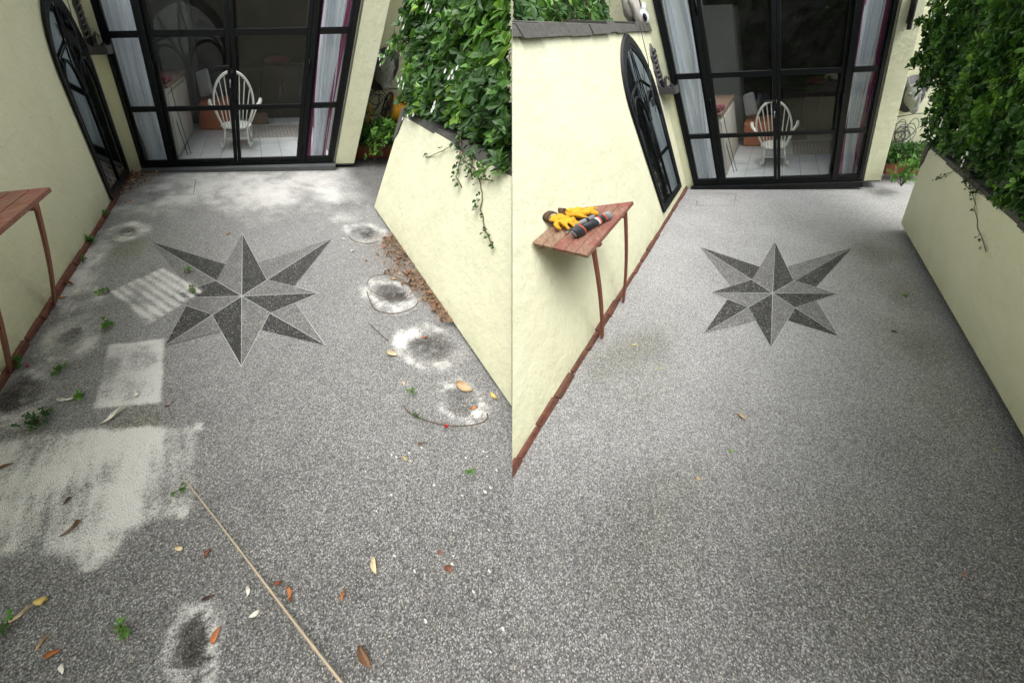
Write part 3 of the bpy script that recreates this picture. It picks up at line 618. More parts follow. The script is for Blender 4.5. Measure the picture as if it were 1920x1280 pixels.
    m.tube(low + pts + hi, .0155, 10); build(m, 'back_bow', M['white'], Y, ch)
    for k in range(8):
        u = -.145 + .29 * k / 7; ut = u * 1.62; zt = .60 + .33 * math.sqrt(max(0, 1 - (ut / .275) ** 2))
        m = MB(); m.tube([B(u, .29), B((u + ut) / 2 * .98, (.29 + zt) / 2), B(ut, zt)], [.0065, .0085, .006], 8); build(m, 'spindle', M['white'], Y, ch)
    m = MB(); m.ell((cx, 1.03, .292), (.245, .27, .026), 28, 8); build(m, 'seat', M['white'], Y, ch)
    for sx in (-1, 1):
        m = MB(); m.tube([(cx + sx * .16, .86, .285), (cx + sx * .20, .79, .08)], [.014, .018], 8); build(m, 'leg', M['white'], Y, ch)
        m = MB(); m.tube([(cx + sx * .17, 1.20, .285), (cx + sx * .22, 1.25, .075)], [.014, .018], 8); build(m, 'leg', M['white'], Y, ch)
        m = MB(); m.tube([(cx + sx * .235, .66, .135), (cx + sx * .22, .72, .085), (cx + sx * .21, .82, .055), (cx + sx * .21, 1.05, .046), (cx + sx * .22, 1.28, .06), (cx + sx * .225, 1.42, .10)], [.014, .018, .018, .018, .018, .014], 8); build(m, 'runner', M['white'], Y, ch)
        m = MB(); q = [B(sx * .262, .52), (cx + sx * .32, .86, .535), (cx + sx * .37, 1.02, .55), (cx + sx * .385, 1.18, .56)]; m.tube(q, [.014, .022, .028, .03], 10)
        m.tube([(cx + sx * .36, 1.1, .545), (cx + sx * .235, 1.12, .295)], [.010, .012], 8); build(m, 'arm', M['white'], Y, ch)
    for yy in (.81, 1.23): m = MB(); m.tube([(cx - .19, yy, .16), (cx + .19, yy, .16)], .010, 8); build(m, 'stretcher', M['white'], Y, ch)
for Y in (YL, YR):
    doors(Y); room(Y)

# ------------------------------------------------------------------ arched mirror on the garden wall
def WF(Y):   # t = metres from the house along the wall, n = metres out of the wall, z
    return lambda t, n, z: (Y.wall(t) + n, -t, z)
def arch_mirror(Y, tc, hw, zb, zs, za, label):
    f = WF(Y); s = thing('arched_mirror', label, 'mirror', f(tc, 0, zb), Y, 'arched mirrors on the garden walls')
    def outline(g, n=14):
        w = hw - g; a = za - g * 1.5; pts = [(-w, zb + g), (w, zb + g)]
        hgt = a - zs; Rr = (w * w + hgt * hgt) / (2 * w)
        for k in range(n + 1):
            th = math.asin(hgt / Rr) * k / n; pts.append((w - Rr + Rr * math.cos(th), zs + Rr * math.sin(th)))
        for k in range(n - 1, -1, -1):
            th = math.asin(hgt / Rr) * k / n; pts.append((-(w - Rr + Rr * math.cos(th)), zs + Rr * math.sin(th)))
        return pts
    def ring(g0, g1, n0, n1):
        A, B_ = outline(g0), outline(g1); k = len(A); m = MB()
        vs = [f(tc + p[0], n0, p[1]) for p in A] + [f(tc + p[0], n1, p[1]) for p in A] + [f(tc + p[0], n1 - .004, p[1]) for p in B_] + [f(tc + p[0], n0, p[1]) for p in B_]
        fs = []
        for i in range(k):
            j = (i + 1) % k
            for r in range(4): r2 = (r + 1) % 4; fs.append((r * k + i, r * k + j, r2 * k + j, r2 * k + i))
        m.add(vs, fs); return m
    build(ring(0, .045, .004, .034), 'frame', M['black'], Y, s, bevel=.003); build(ring(.046, .062, .004, .026), 'frame', M['black'], Y, s)
    O = outline(.05); m = MB(); m.extr(O, lambda a, b: f(tc + a, .006, b), lambda a, b: f(tc + a, .012, b)); build(m, 'mirror_glass', M['mirror'], Y, s)
    tr = MB(); r = .010; N_ = .022
    tr.tube([f(tc, N_, zb + .05), f(tc, N_, zs - .05)], r, 8)
    q = (hw - .06) / 2
    for sgn in (-1, 1):
        pts = []
        for k in range(13):
            th = math.pi * k / 12; pts.append(f(tc + sgn * (q + .008) - q * .93 * math.cos(th), N_, zs - .12 + q * 1.25 * math.sin(th)))
        tr.tube(pts, r * .9, 8)
        tr.tube([f(tc + sgn * (hw - .07), N_, zb + .06), f(tc + sgn * (hw - .07), N_, zs - .12)], r * .8, 8)
        tr.tube([f(tc, N_, zs - .06), f(tc + sgn * .05, N_, zs + .12), f(tc + sgn * .02, N_, zs + .30), f(tc - sgn * .0, N_, za - .10)], r * .7, 8)
        tr.tube([f(tc + sgn * (hw - .08), N_, zs + .02), f(tc + sgn * (hw - .15), N_, zs + .14), f(tc + sgn * .04, N_, zs + .22)], r * .7, 8)
    build(tr, 'tracery', M['black'], Y, s)
arch_mirror(YL, .68, .44, .055, 1.02, 1.56, 'black framed arched mirror on the left wall of the dusty yard, its top cut off')
arch_mirror(YR, .74, .43, .13, 1.10, 1.645, 'whole black framed pointed arch mirror on the left wall of the clean yard')

def sconce(Y):
    s = thing('wall_bracket', 'dark ornate iron wall shelf with scrolled back beside the doors of the ' + Y.tag_, 'wall bracket', (Y.wall(.1), -.1, 1.14), Y, 'ornate iron wall brackets')
    x = Y.wall(.1); n = 24; m = MB(); top = []
    for k in range(n + 1):
        u = k / n; top.append((x + .002 + u * .205, 1.205 + .014 * math.sin(u * 14) * (1 - .3 * u)))
    poly = [(x + .002, 1.135), (x + .197, 1.135)] + top[::-1]
    m.extr(poly, lambda a, b: (a, -.20, b), lambda a, b: (a, -.185, b)); m.box(x + .002, x + .19, -.184, -.03, 1.138, 1.158); m.extr(poly, lambda a, b: (a, -.028, b), lambda a, b: (a, -.014, b)); m.box(x + .19, x + .205, -.184, -.03, 1.136, 1.20)
    build(m, 'shelf', M['iron'], Y, s, bevel=.004)
    m = MB()
    out = [(.0, 1.16), (-.17, 1.16), (-.185, 1.22), (-.16, 1.28), (-.175, 1.34), (-.15, 1.40), (-.165, 1.46), (-.13, 1.52), (-.09, 1.56), (-.05, 1.52), (-.01, 1.45), (-.02, 1.38), (.0, 1.32), (-.012, 1.24)]
    m.extr(out, lambda a, b: (x + .002, -.02 + a, b), lambda a, b: (x + .022, -.02 + a, b)); 
    for k in range(7):
        z = 1.25 + k * .04; m.tube([(x + .02, -.17 + .004 * k, z), (x + .045, -.11, z + .02), (x + .03, -.04, z)], [.007, .014, .007], 7)
    m.tube([(x + .02, -.11, 1.20), (x + .05, -.11, 1.30), (x + .03, -.10, 1.50)], [.02, .016, .01], 8)
    build(m, 'back_plate', M['iron'], Y, s, bevel=.0)
    m = MB(); m.tube([(x + .04, -.11, 1.17), (x + .075, -.11, 1.20), (x + .085, -.11, 1.26), (x + .11, -.11, 1.29), (x + .13, -.11, 1.27), (x + .12, -.11, 1.255)], [.022, .02, .017, .014, .010, .006], 8); m.tube([(x + .05, -.11, 1.20), (x + .05, -.06, 1.25), (x + .07, -.05, 1.28)], [.014, .01, .005], 8)
    build(m, 'scroll', M['iron'], Y, s)
for Y in (YL, YR): sconce(Y)
def cable_over_mirror(Y, label):
    f = WF(Y); m = MB(); tc = .60 if Y is YL else .55
    pts = [f(.34, .03, 1.72), f(.40, .045, 1.60), f(.42, .05, 1.45), f(.50, .05, 1.30), f(.56, .05, 1.15), f(.60, .048, 1.02), f(.57, .05, 1.10), f(.50, .05, 1.28), f(.56, .05, 1.42)]
    Q = []
    for i in range(len(pts) - 1):
        for k in range(4): Q.append(tuple(np.array(pts[i]) * (1 - k / 4) + np.array(pts[i + 1]) * k / 4))
    m.tube(Q, .0045, 6); o = build(m, 'black_cable', M['rubber'], Y, base=f(.34, .03, 1.60)); tag(o, label, 'cable')
    s_ = o.modifiers.new('smooth', 'SMOOTH'); s_.iterations = 3
cable_over_mirror(YL, 'thin black cable looping over the mirror in the dusty yard')
cable_over_mirror(YR, 'thin black cable hanging from the slate coping over the mirror in the clean yard')

# ------------------------------------------------------------------ red wall tables
def table(Y, xf, xw, ta, tb, z, legs, label):
    s = thing('wall_table', label, 'table', ((xf + xw) / 2, -(ta + tb) / 2, 0), Y, 'red plank wall tables')
    n = 5; th = .022
    for k in range(n):
        a = xw + (xf - xw) * k / n + .0022; b = xw + (xf - xw) * (k + 1) / n - .0022; m = MB(); w1, w2 = xw + (a - xw) * 1, xw + (b - xw) * 1
        sk = lambda X, T: -(T) + (X - xw) * (.18 if False else .0)
        e = .10 * (1 - k / n)
        e2 = .10 * (1 - (k + 1) / n)
        m.hexa([(a, -(tb - .16 * (1 - k / n)), z - th), (b, -(tb - .16 * (1 - (k + 1) / n)), z - th), (b, -(ta + e2), z - th), (a, -(ta + e), z - th)], [(a, -(tb - .16 * (1 - k / n)), z), (b, -(tb - .16 * (1 - (k + 1) / n)), z), (b, -(ta + e2), z), (a, -(ta + e), z)])
        build(m, 'plank', M['plank'] if k > 1 or Y is YL else M['bareplank'], Y, s, bevel=.003)
    for t in (ta + .14, tb - .20): m = MB(); m.box(xw + .004, xf - .03, -t - .018, -t + .018, z - th - .034, z - th - .001); build(m, 'batten', M['redpaint'], Y, s, bevel=.003)
    for (xt, tt, xb, tb_) in legs:
        m = MB(); P = []
        for k in range(9):
            u = k / 8; bow = .016 * math.sin(math.pi * u); P.append((xt + (xb - xt) * u + bow, -(tt + (tb_ - tt) * u), (z - th - .002) * (1 - u) + .012 * u))
        for k in range(8):
            a, b = P[k], P[k + 1]; w = .014; d = .009
            m.hexa([(a[0] - d, a[1] - w, a[2]), (a[0] + d, a[1] - w, a[2]), (a[0] + d, a[1] + w, a[2]), (a[0] - d, a[1] + w, a[2])][::-1], [(b[0] - d, b[1] - w, b[2]), (b[0] + d, b[1] - w, b[2]), (b[0] + d, b[1] + w, b[2]), (b[0] - d, b[1] + w, b[2])][::-1])
        build(m, 'leg', M['redpaint'], Y, s)
table(YR, .304, -.112, 2.568, 3.30, .83, [(.27, 3.17, -.055, 3.20), (.27, 2.66, -.055, 2.75)], 'red plank wall table carrying gloves and tools in the clean yard')
table(YL, .475, .02, 2.78, 3.55, .78, [(.44, 2.90, .075, 2.83), (.44, 3.36, .085, 3.42)], 'bare red plank wall table at the left edge of the dusty yard')
# things lying on the right table
zt = .8315
def glove(cx, cy, ang, seed, label):
    g = thing('work_glove', label, 'glove', (cx, cy, zt), YR, 'yellow suede work gloves'); LZ = .006
    ca, sa = math.cos(ang), math.sin(ang)
    G = 1.22
    def T(x, y, z): return (cx + G * (x * ca - y * sa), cy + G * (x * sa + y * ca), zt + z * G)
    m = MB(); rr = random.Random(seed)
    m.ell(T(0, 0, .024), (.060, .048, .027), rot=Matrix.Rotation(ang, 3, 'Z'), jit=.5, seed=seed)
    m.ell(T(-.045, .006, .026), (.042, .043, .029), rot=Matrix.Rotation(ang + .3, 3, 'Z'), jit=.6, seed=seed + 2)
    for k, (yy, ln) in enumerate(((-.030, .048), (-.010, .060), (.012, .055), (.032, .042))):
        q = rr.uniform(-.02, .02); m.tube([T(.030, yy * .8, .022), T(.030 + ln * .5, yy + q * .5, .030 + rr.uniform(-.008, .008)), T(.030 + ln, yy + q * 1.5, .012)], [.0145, .013, .009], 8)
    m.tube([T(-.01, -.036, .022), T(.015, -.060, .028), T(.040, -.062, .014)], [.015, .013, .009], 8)
    build(m, 'hand', M['suede'], YR, g, remesh=.0032, disp=(.011, .03))
    m = MB(); n = 16; P0 = []; 
    for r_, x_ in ((.034, -.062), (.040, -.090), (.036, -.088), (.030, -.066)):
        for k in range(n):
            th = 2 * math.pi * k / n; P0.append(T(x_, r_ * 1.05 * math.cos(th), .030 + (r_ * .72) * math.sin(th) + (.0 if x_ > -.07 else .004)))
    fs = [(a * n + k, a * n + (k + 1) % n, ((a + 1) % 4) * n + (k + 1) % n, ((a + 1) % 4) * n + k) for a in range(4) for k in range(n)]
    m.add(P0, fs, True); build(m, 'cuff', M['cuff'], YR, g)
glove(-.005, -2.93, -.35, 3, 'yellow suede glove with open brown cuff toward the wall on the red table')
glove(.045, -2.81, .35, 9, 'yellow suede glove lying nearest the mirror on the red table')
def along(p0, p1, stations):   # lathe between two points
    a, b = np.array(p0, float), np.array(p1, float); return [tuple(a + (b - a) * t) for t, r in stations], [r for t, r in stations]
t = thing('torch', 'black torch with orange and grey bands near the front edge of the red table', 'torch', (.2, -2.97, zt), YR)
A, B2 = (.150, -3.105, zt + .028), (.262, -2.845, zt + .026)
for nm, mt, st in (('head', 'rubber', [(0, .026), (.02, .030), (.16, .031), (.2, .027), (.26, .021)]), ('bezel', 'orangep', [(.195, .0285), (.215, .029), (.23, .0265)]), ('barrel', 'rubber', [(.24, .020), (.45, .021), (.60, .021)]),
                   ('grey_band', 'wpl', [(.60, .0225), (.645, .0225)]), ('orange_band', 'orangep', [(.646, .0225), (.69, .0225)]), ('grip', 'rubber', [(.691, .023), (.80, .0235)]), ('tail_band', 'orangep', [(.801, .0225), (.84, .0225)]), ('tail', 'greyp', [(.841, .023), (.98, .024), (1.0, .018)])):
    p, r = along(A, B2, st); m = MB(); m.tube(p, r, 18); build(m, nm, M[mt], YR, t)
m = MB(); d = (np.array(A) - np.array(B2)); d = d / np.linalg.norm(d); m.tube([tuple(np.array(A) + d * .001), tuple(np.array(A) + d * .004)], [.021, .020], 18); build(m, 'lens', M['greyp'], YR, t)
m = MB(); m.tube([(.135, -2.985, zt + .008), (.20, -2.80, zt + .008), (.205, -2.79, zt + .007)], [.007, .007, .002], 8); tag(build(m, 'red_pencil', M['redp'], YR, base=(.17, -2.9, zt)), 'slim red marker lying beside the torch on the red table', 'marker')
k_ = thing('pruning_knife', 'grey handled pruning tool with curved blade poking from under the gloves', 'garden tool', (.06, -2.95, zt), YR)
m = MB(); m.tube([(.075, -2.97, zt + .012), (.11, -2.90, zt + .013), (.14, -2.83, zt + .012)], [.010, .013, .010], 10); build(m, 'handle', M['greyp'], YR, k_)
m = MB(); m.tube([(.115, -2.893, zt + .0135), (.122, -2.878, zt + .0135)], [.0140, .0140], 12); build(m, 'collar', M['rubber'], YR, k_)
m = MB(); bl = [(.075, -2.965), (.055, -2.995), (.05, -3.03), (.07, -3.06), (.066, -3.02), (.085, -2.985)]; m.extr(bl, lambda a, b: (a, b, zt + .004), lambda a, b: (a, b, zt + .008)); build(m, 'blade', M['steel'], YR, k_)

# ------------------------------------------------------------------ right yard: camera on the wall, wall light, fence and planting above the wall
c_ = thing('security_camera', 'white dome security camera at the top corner above the slate coping', 'security camera', (-.09, .0, 1.70), YR)
m = MB(); m.ell((-.10, -.10, 1.755), (.050, .050, .052), 20, 14); build(m, 'housing', M['wpl'], YR, c_)
m = MB(); m.ell((-.085, -.135, 1.75), (.024, .020, .030), 16, 10); build(m, 'lens', M['black'], YR, c_)
m = MB(); m.tube([(-.10, -.07, 1.80), (-.10, -.01, 1.84)], .022, 12); build(m, 'mount', M['wpl'], YR, c_)
c_ = thing('wall_light', 'black tubular wall light high on the pillar right of the clean doors', 'wall light', (YR.W + .15, 0, 1.58), YR)
m = MB(); m.tube([(YR.W + .155, -.07, 1.575), (YR.W + .155, -.07, 1.86)], .027, 14); build(m, 'tube', M['black'], YR, c_); m = MB(); m.box(YR.W + .125, YR.W + .185, -.045, -.002, 1.62, 1.82); build(m, 'back_plate', M['black'], YR, c_, bevel=.004)
fn = thing('fence', 'weathered brown fence rails and posts above the coping of the clean yard wall', 'fence', (-.75, -1.2, 1.7), YR)
for t in (.02, .9, 1.8):
    m = MB(); m.box(-.80, -.72, -t - .04, -t + .04, 1.70, 2.4); build(m, 'post', M['fencew'], YR, fn, clip=1)
for z in (1.84, 1.98, 2.12, 2.26):
    m = MB(); m.box(-.72, -.70, -3.2, .06, z, z + .11); build(m, 'rail', M['fencew'], YR, fn, clip=1)
m = MB(); m.add([], [])
m.ell((-.16, -.10, 1.78), (.05, .07, .10), 12, 8, jit=.8, seed=4); m.ell((-.24, -.05, 1.82), (.08, .08, .12), 12, 8, jit=.8, seed=8); tag(build(m, 'broken_stone', M['palest'], YR, base=(-.2, -.08, 1.71)), 'pale broken stone on the wall corner next to the security camera', 'stone')

# ------------------------------------------------------------------ alcove: animal head, hose reel, cables, trough
def alcove(Y):
    t_ = Y.tag_; W = Y.W
    hx, hy, hz = (3.24, .42, .92) if Y is YL else (3.18, .42, .95)
    s = thing('rhino_head', 'grey rhino head sculpture on a round plaque in the alcove, ' + t_, 'wall sculpture', (hx, .555, hz - .2), Y, 'rhino head wall sculptures')
    m = MB(); m.tube([(hx, .552, hz), (hx, .53, hz)], .20, 28); build(m, 'plaque', M['iron'], Y, s)
    m = MB(); m.ell((hx, hy + .03, hz), (.115, .13, .13)); m.ell((hx + .005, hy - .08, hz - .06), (.080, .12, .085)); m.ell((hx + .005, hy - .16, hz - .11), (.062, .06, .062))
    m.tube([(hx, hy - .20, hz - .07), (hx, hy - .23, hz + .01), (hx, hy - .22, hz + .07)], [.032, .02, .004], 10); m.tube([(hx, hy - .12, hz + .01), (hx, hy - .14, hz + .06)], [.024, .005], 10)
    for q in (-1, 1): m.tube([(hx + q * .08, hy + .04, hz + .09), (hx + q * .13, hy + .03, hz + .15), (hx + q * .14, hy + .02, hz + .20)], [.025, .034, .008], 10); m.ell((hx + q * .075, hy - .06, hz + .02), (.026, .026, .024)); m.ell((hx + q * .03, hy - .205, hz - .13), (.018, .016, .016))
    build(m, 'head', M['rhino'], Y, s, remesh=.008)
    for q in (-1, 1): m = MB(); m.ell((hx + q * .092, hy - .075, hz + .02), (.012, .012, .012)); build(m, 'eye', M['iron'], Y, s)
    tr = thing('planter_trough', 'dark terracotta trough of leafy plants in the alcove of the ' + t_, 'planter', (3.3, .4, 0), Y)
    m = MB(); m.hexa([(3.02, .28, .0), (3.75, .28, .0), (3.75, .50, 0), (3.02, .50, 0)], [(2.995, .25, .17), (3.78, .25, .17), (3.78, .53, .17), (2.995, .53, .17)]); build(m, 'trough', M['terra'], Y, tr, bevel=.008)
    m = MB(); m.box(3.01, 3.76, .27, .51, .1705, .18); build(m, 'soil', M['soil'], Y, tr)
    v, f, a = leaves([(random.uniform(3.0, 3.75), random.uniform(.18, .52), random.uniform(.18, .40)) for k in range(330)], .06, up=.7); lm = MB(); lm.v = v; lm.f = f; lm.sm = [False] * len(f)
    build(lm, 'foliage', M['weed'], Y, tr, attr=a * .5)
    cx, cy = (3.10, .05) if Y is YL else (2.98, -.25)
    sh = thing('small_shrub', 'bright green low shrub between pillar and planter wall, ' + t_, 'shrub', (cx + .15, cy + .1, 0), Y)
    P = [(cx + .18 + random.gauss(0, .10), cy + .05 + random.gauss(0, .08), random.uniform(.10, .48)) for k in range(70)]
    if Y is YR: P = [(p[0] + .05, p[1], p[2] * .75) for p in P]
    m = MB(); [m.tube([(cx + .18, cy + .05, 0), ((p[0] + cx + .18) / 2, (p[1] + cy) / 2 + .02, p[2] * .6), p], [.006, .004, .002], 5) for p in P[:14]]; build(m, 'stems', M['stem'], Y, sh)
    v, f, a = leaves(P, .075, up=.9); lm = MB(); lm.v = v; lm.f = f; lm.sm = [False] * len(f); build(lm, 'foliage', M['weed'], Y, sh, attr=.5 + a * .5)
    if Y is YL:
        r = thing('hose_reel', 'yellow hose wound on a black reel hung on the alcove wall', 'hose reel', (3.46, .42, .40), Y)
        for yy in (.34, .50):
            m = MB(); pass
        m = MB()
        for k in range(9):
            xx = 3.40 + k * .019; q = [(xx + .004 * math.sin(i), .36 + .125 * math.cos(i * math.pi / 12), .55 + .125 * math.sin(i * math.pi / 12)) for i in range(25)]; m.tube(q, .0105, 7)
        build(m, 'hose', M['yellow'], Y, r)
        for xx in (3.37, 3.585):
            m = MB(); q = [(xx, .36 + .165 * math.cos(i * math.pi / 14), .55 + .165 * math.sin(i * math.pi / 14)) for i in range(29)]; m.tube(q, .012, 8)
            for i in range(4): an = i * math.pi / 4; m.tube([(xx, .36 - .16 * math.cos(an), .55 - .16 * math.sin(an)), (xx, .36 + .16 * math.cos(an), .55 + .16 * math.sin(an))], .008, 6)
            build(m, 'flange', M['rubber'], Y, r)
        m = MB(); m.tube([(3.30, .36, .55), (3.62, .36, .55)], .02, 10); m.tube([(3.47, .36, .56), (3.47, .54, .60)], .014, 8); build(m, 'axle', M['rubber'], Y, r)
        m = MB(); rr = random.Random(5)
        for k in range(3):
            q = [(3.12 + .05 * math.sin(i * .5 + k) + rr.uniform(-.004, .004), .40 + .01 * k, .42 + .17 * math.cos(i * .45 + k)) for i in range(15)]; m.tube(q, .007, 6)
        tag(build(m, 'hanging_hose', M['yellow'], Y, base=(3.12, .4, .3)), 'loose yellow hose end dangling left of the hose reel', 'hose')
    m = MB(); rr = random.Random(11 + Y.side)
    for k in range(5 if Y is YL else 11):
        c0 = (3.16 + rr.uniform(-.04, .10), .44 + .012 * k, .62 + rr.uniform(-.05, .06)) if Y is YL else (3.17 + rr.uniform(-.05, .16), .40 + .012 * k, .50 + rr.uniform(-.10, .10))
        ra, rb = rr.uniform(.07, .13), rr.uniform(.06, .15); q = [(c0[0] + ra * math.cos(i * .42) * (1 + .1 * math.sin(i * 1.7 + k)), c0[1] + .01 * math.sin(i), c0[2] + rb * math.sin(i * .42)) for i in range(16)]; m.tube(q, .0048, 6)
    m.tube([(3.0, .5, .70), (3.3, .5, .735), (3.9, .52, .74)], .006, 6)
    tag(build(m, 'coiled_cable', M['cable'], Y, base=(3.2, .5, .5)), ('black cables looped above the yellow hose' if Y is YL else 'tangle of grey cables hung where the alcove wall has no hose reel'), 'cable')

# ------------------------------------------------------------------ foliage
def leaves(P, size, up=.3, per=5, wid=.36, nrm=None, tint=None, spread=.75):
    """clusters of pointed, folded leaves round each point; returns verts, faces, a tint per face"""
    P = np.asarray(P, float); n = len(P); K = per
    if nrm is None: nrm = rng.normal(size=(n, 3))
    nrm = nrm + np.array([0, 0, up]) ; nrm /= np.linalg.norm(nrm, axis=1, keepdims=True)
    ref = np.where(np.abs(nrm[:, 2:3]) < .9, np.array([[0, 0, 1.]]), np.array([[1., 0, 0]])); a = np.cross(nrm, ref); a /= np.linalg.norm(a, axis=1, keepdims=True); b = np.cross(nrm, a)
    th0 = rng.random(n) * 6.28; V = []; F = []; T = []
    if tint is None: tint = rng.random(n)
    base = 0
    allv = np.zeros((n, K, 9, 3))
    for k in range(K):
        th = th0 + k * 6.283 / K + rng.normal(size=n) * .25; L_ = size * (.55 + .65 * rng.random(n)); el = rng.random(n) * .7 + .15
        rad = (np.cos(th)[:, None] * a + np.sin(th)[:, None] * b); dr = rad * np.cos(el)[:, None] * spread + nrm * np.sin(el)[:, None]; dr /= np.linalg.norm(dr, axis=1, keepdims=True)
        sd = np.cross(dr, nrm); sd /= np.linalg.norm(sd, axis=1, keepdims=True) + 1e-9; lift = np.cross(sd, dr)
        w = L_ * wid * (.8 + .4 * rng.random(n)); L1 = L_[:, None]; w1 = w[:, None]; dp = nrm * L1
        allv[:, k, 0] = P + dr * L1 * .05
        for q, (u, ww, dd) in enumerate(((.40, .40, .0), (.72, .52, .035))):
            c_ = P + dr * L1 * u - dp * dd
            allv[:, k, 1 + q * 3] = c_ + sd * w1 * ww + lift * w1 * .20; allv[:, k, 2 + q * 3] = c_; allv[:, k, 3 + q * 3] = c_ - sd * w1 * ww + lift * w1 * .20
        allv[:, k, 7] = P + dr * L1 * .93 - dp * .08 + sd * w1 * .14; allv[:, k, 8] = P + dr * L1 * 1.0 - dp * .11
    v = allv.reshape(-1, 3); m_ = n * K; i0 = (np.arange(m_) * 9)[:, None]
    F = []
    Tq = np.concatenate([i0 + np.array([[0, 2, 1]]), i0 + np.array([[0, 3, 2]]), i0 + np.array([[4, 5, 8]]), i0 + np.array([[5, 6, 8]])], 1).reshape(-1, 3)
    Qq = np.concatenate([i0 + np.array([[1, 2, 5, 4]]), i0 + np.array([[2, 3, 6, 5]])], 1).reshape(-1, 4)
    tt = np.clip(np.repeat(tint, K) + rng.normal(size=m_) * .08, 0, 1)
    return v.tolist(), Tq.tolist() + Qq.tolist(), np.concatenate([np.repeat(tt, 4), np.repeat(tt, 2)])
for Y in (YL, YR): alcove(Y)

def shrub(Y):
    s = thing('shrub', 'big glossy shrub with white flowers on the planter wall, ' + Y.tag_, 'shrub', (3.3, -2.2, .85), Y, 'flowering shrubs on the planter walls')
    zs, ye = ([.76, .86, 1.0, 1.13, 1.27, 1.45, 1.8], [-1.62, -1.50, -1.28, -.86, -.84, -.98, -1.0]) if Y is YL else ([.76, .86, 1.0, 1.2, 1.37, 1.56, 1.74, 2.0], [-1.58, -1.42, -1.16, -.90, -.50, -.44, -.46, -.5])
    n = 40000 if Y is YL else 52000
    x = 2.66 + rng.random(n) ** 1.6 * 1.0; y = -5.4 + rng.random(n) * 5.2; z = .76 + rng.random(n) * ((1.62 if Y is YL else 1.98) - .76)
    def fb(a, b, s_, sd): return fbm(a + 50, b + 50, s_, sd, 3)
    yend = np.interp(z, zs, ye) + (fb(x, z, 3.5, 5) - .5) * .26
    # the face of the crown leans back a little and is lumpy; it hangs slightly over the wall
    face = 2.80 + (fb(y, z, 2.6, 9) - .5) * .34 + (fb(y, z, 8, 19) - .5) * .12 + + .08 * np.exp(-((z - .84) / .08) ** 2) + .05 * (z - 1.3) + (.03 * np.exp(-((z - .84) / .12) ** 2) if Y is YR else 0)
    d_face = x - face; d_end = yend - y; keep = (d_face > 0) & (d_end > 0) & (z > (.785 if Y is YL else .83) + .06 * np.clip(fb(y, x, 5, 77) * 2 - 1, -1, 1) * (x < 3.2)); 
    depth = np.minimum(d_face, d_end); keep &= rng.random(n) < np.where(depth < .10, .62, np.where(depth < .30, .45, .16))
    x, y, z, depth, d_face = x[keep], y[keep], z[keep], depth[keep], d_face[keep]
    P = np.stack([x, y, z], -1); W = Y.w(P); ok = (W[:, 0] * Y.side > .02); 
    # in view distance only
    P, depth, W, d_face = P[ok], depth[ok], W[ok], d_face[ok]
    nr = np.stack([-np.ones(len(P)), .25 * np.ones(len(P)), .35 * np.ones(len(P))], -1) + rng.normal(size=(len(P), 3)) * .75
    patch = fb(P[:, 1], P[:, 2], 4.0, 31)
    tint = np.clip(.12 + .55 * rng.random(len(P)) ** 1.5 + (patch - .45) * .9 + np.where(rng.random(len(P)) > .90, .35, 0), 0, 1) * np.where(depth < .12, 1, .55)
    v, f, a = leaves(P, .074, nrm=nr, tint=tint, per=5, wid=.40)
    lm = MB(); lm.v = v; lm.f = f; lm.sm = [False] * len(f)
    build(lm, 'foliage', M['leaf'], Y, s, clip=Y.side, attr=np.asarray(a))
    m = MB()
    for k in range(26):
        yy = -1.5 - k * .13; 
        if Y.w((3.4, yy, .9))[0] * Y.side < .05: continue
        b = (3.2 + random.uniform(-.1, .4), yy, .84); p1 = (b[0] - .1 + random.uniform(-.1, .1), yy + random.uniform(-.1, .1), 1.2); p2 = (3.0 + random.uniform(-.1, .2), yy + random.uniform(-.2, .2), 1.65); m.tube([b, p1, p2], [.014, .009, .004], 6)
    build(m, 'branches', M['stem'], Y, s, clip=Y.side)
    # white blossom heads
    spots = [(2.68, -1.62, 1.02), (2.66, -2.25, .97), (2.66, -2.35, 1.12), (2.68, -1.3, 1.33), (2.67, -1.75, 1.38), (2.66, -1.72, 1.60), (2.66, -1.15, 1.16), (2.65, -2.0, .90)] if Y is YL else [(2.66, -1.5, 1.22), (2.64, -2.0, 1.1), (2.65, -2.95, 1.62), (2.64, -2.9, 1.52), (2.66, -1.0, 1.76), (2.66, -2.5, 1.02)]
    m = MB(); rr = random.Random(4)
    for c in spots:
        for k in range(5):
            p = np.array(c) + np.array([rr.gauss(0, .012), rr.gauss(0, .028), rr.gauss(0, .024)])
            if Y.w(p)[0] * Y.side < .02: continue
            for j in range(5):
                th = j * 1.2566 + rr.random() * .2; d = np.array([-.3, math.cos(th), math.sin(th)]) * .012; e = np.array([0, -math.sin(th), math.cos(th)]) * .006; p = p + np.array([-.03, 0, 0]) * (j == 0)
                m.add([p, p + d * .6 + e, p + d, p + d * .6 - e], [(0, 1, 2, 3)])
    if m.v: build(m, 'blossom', M['petal'], Y, s)
for Y in (YL, YR): shrub(Y)

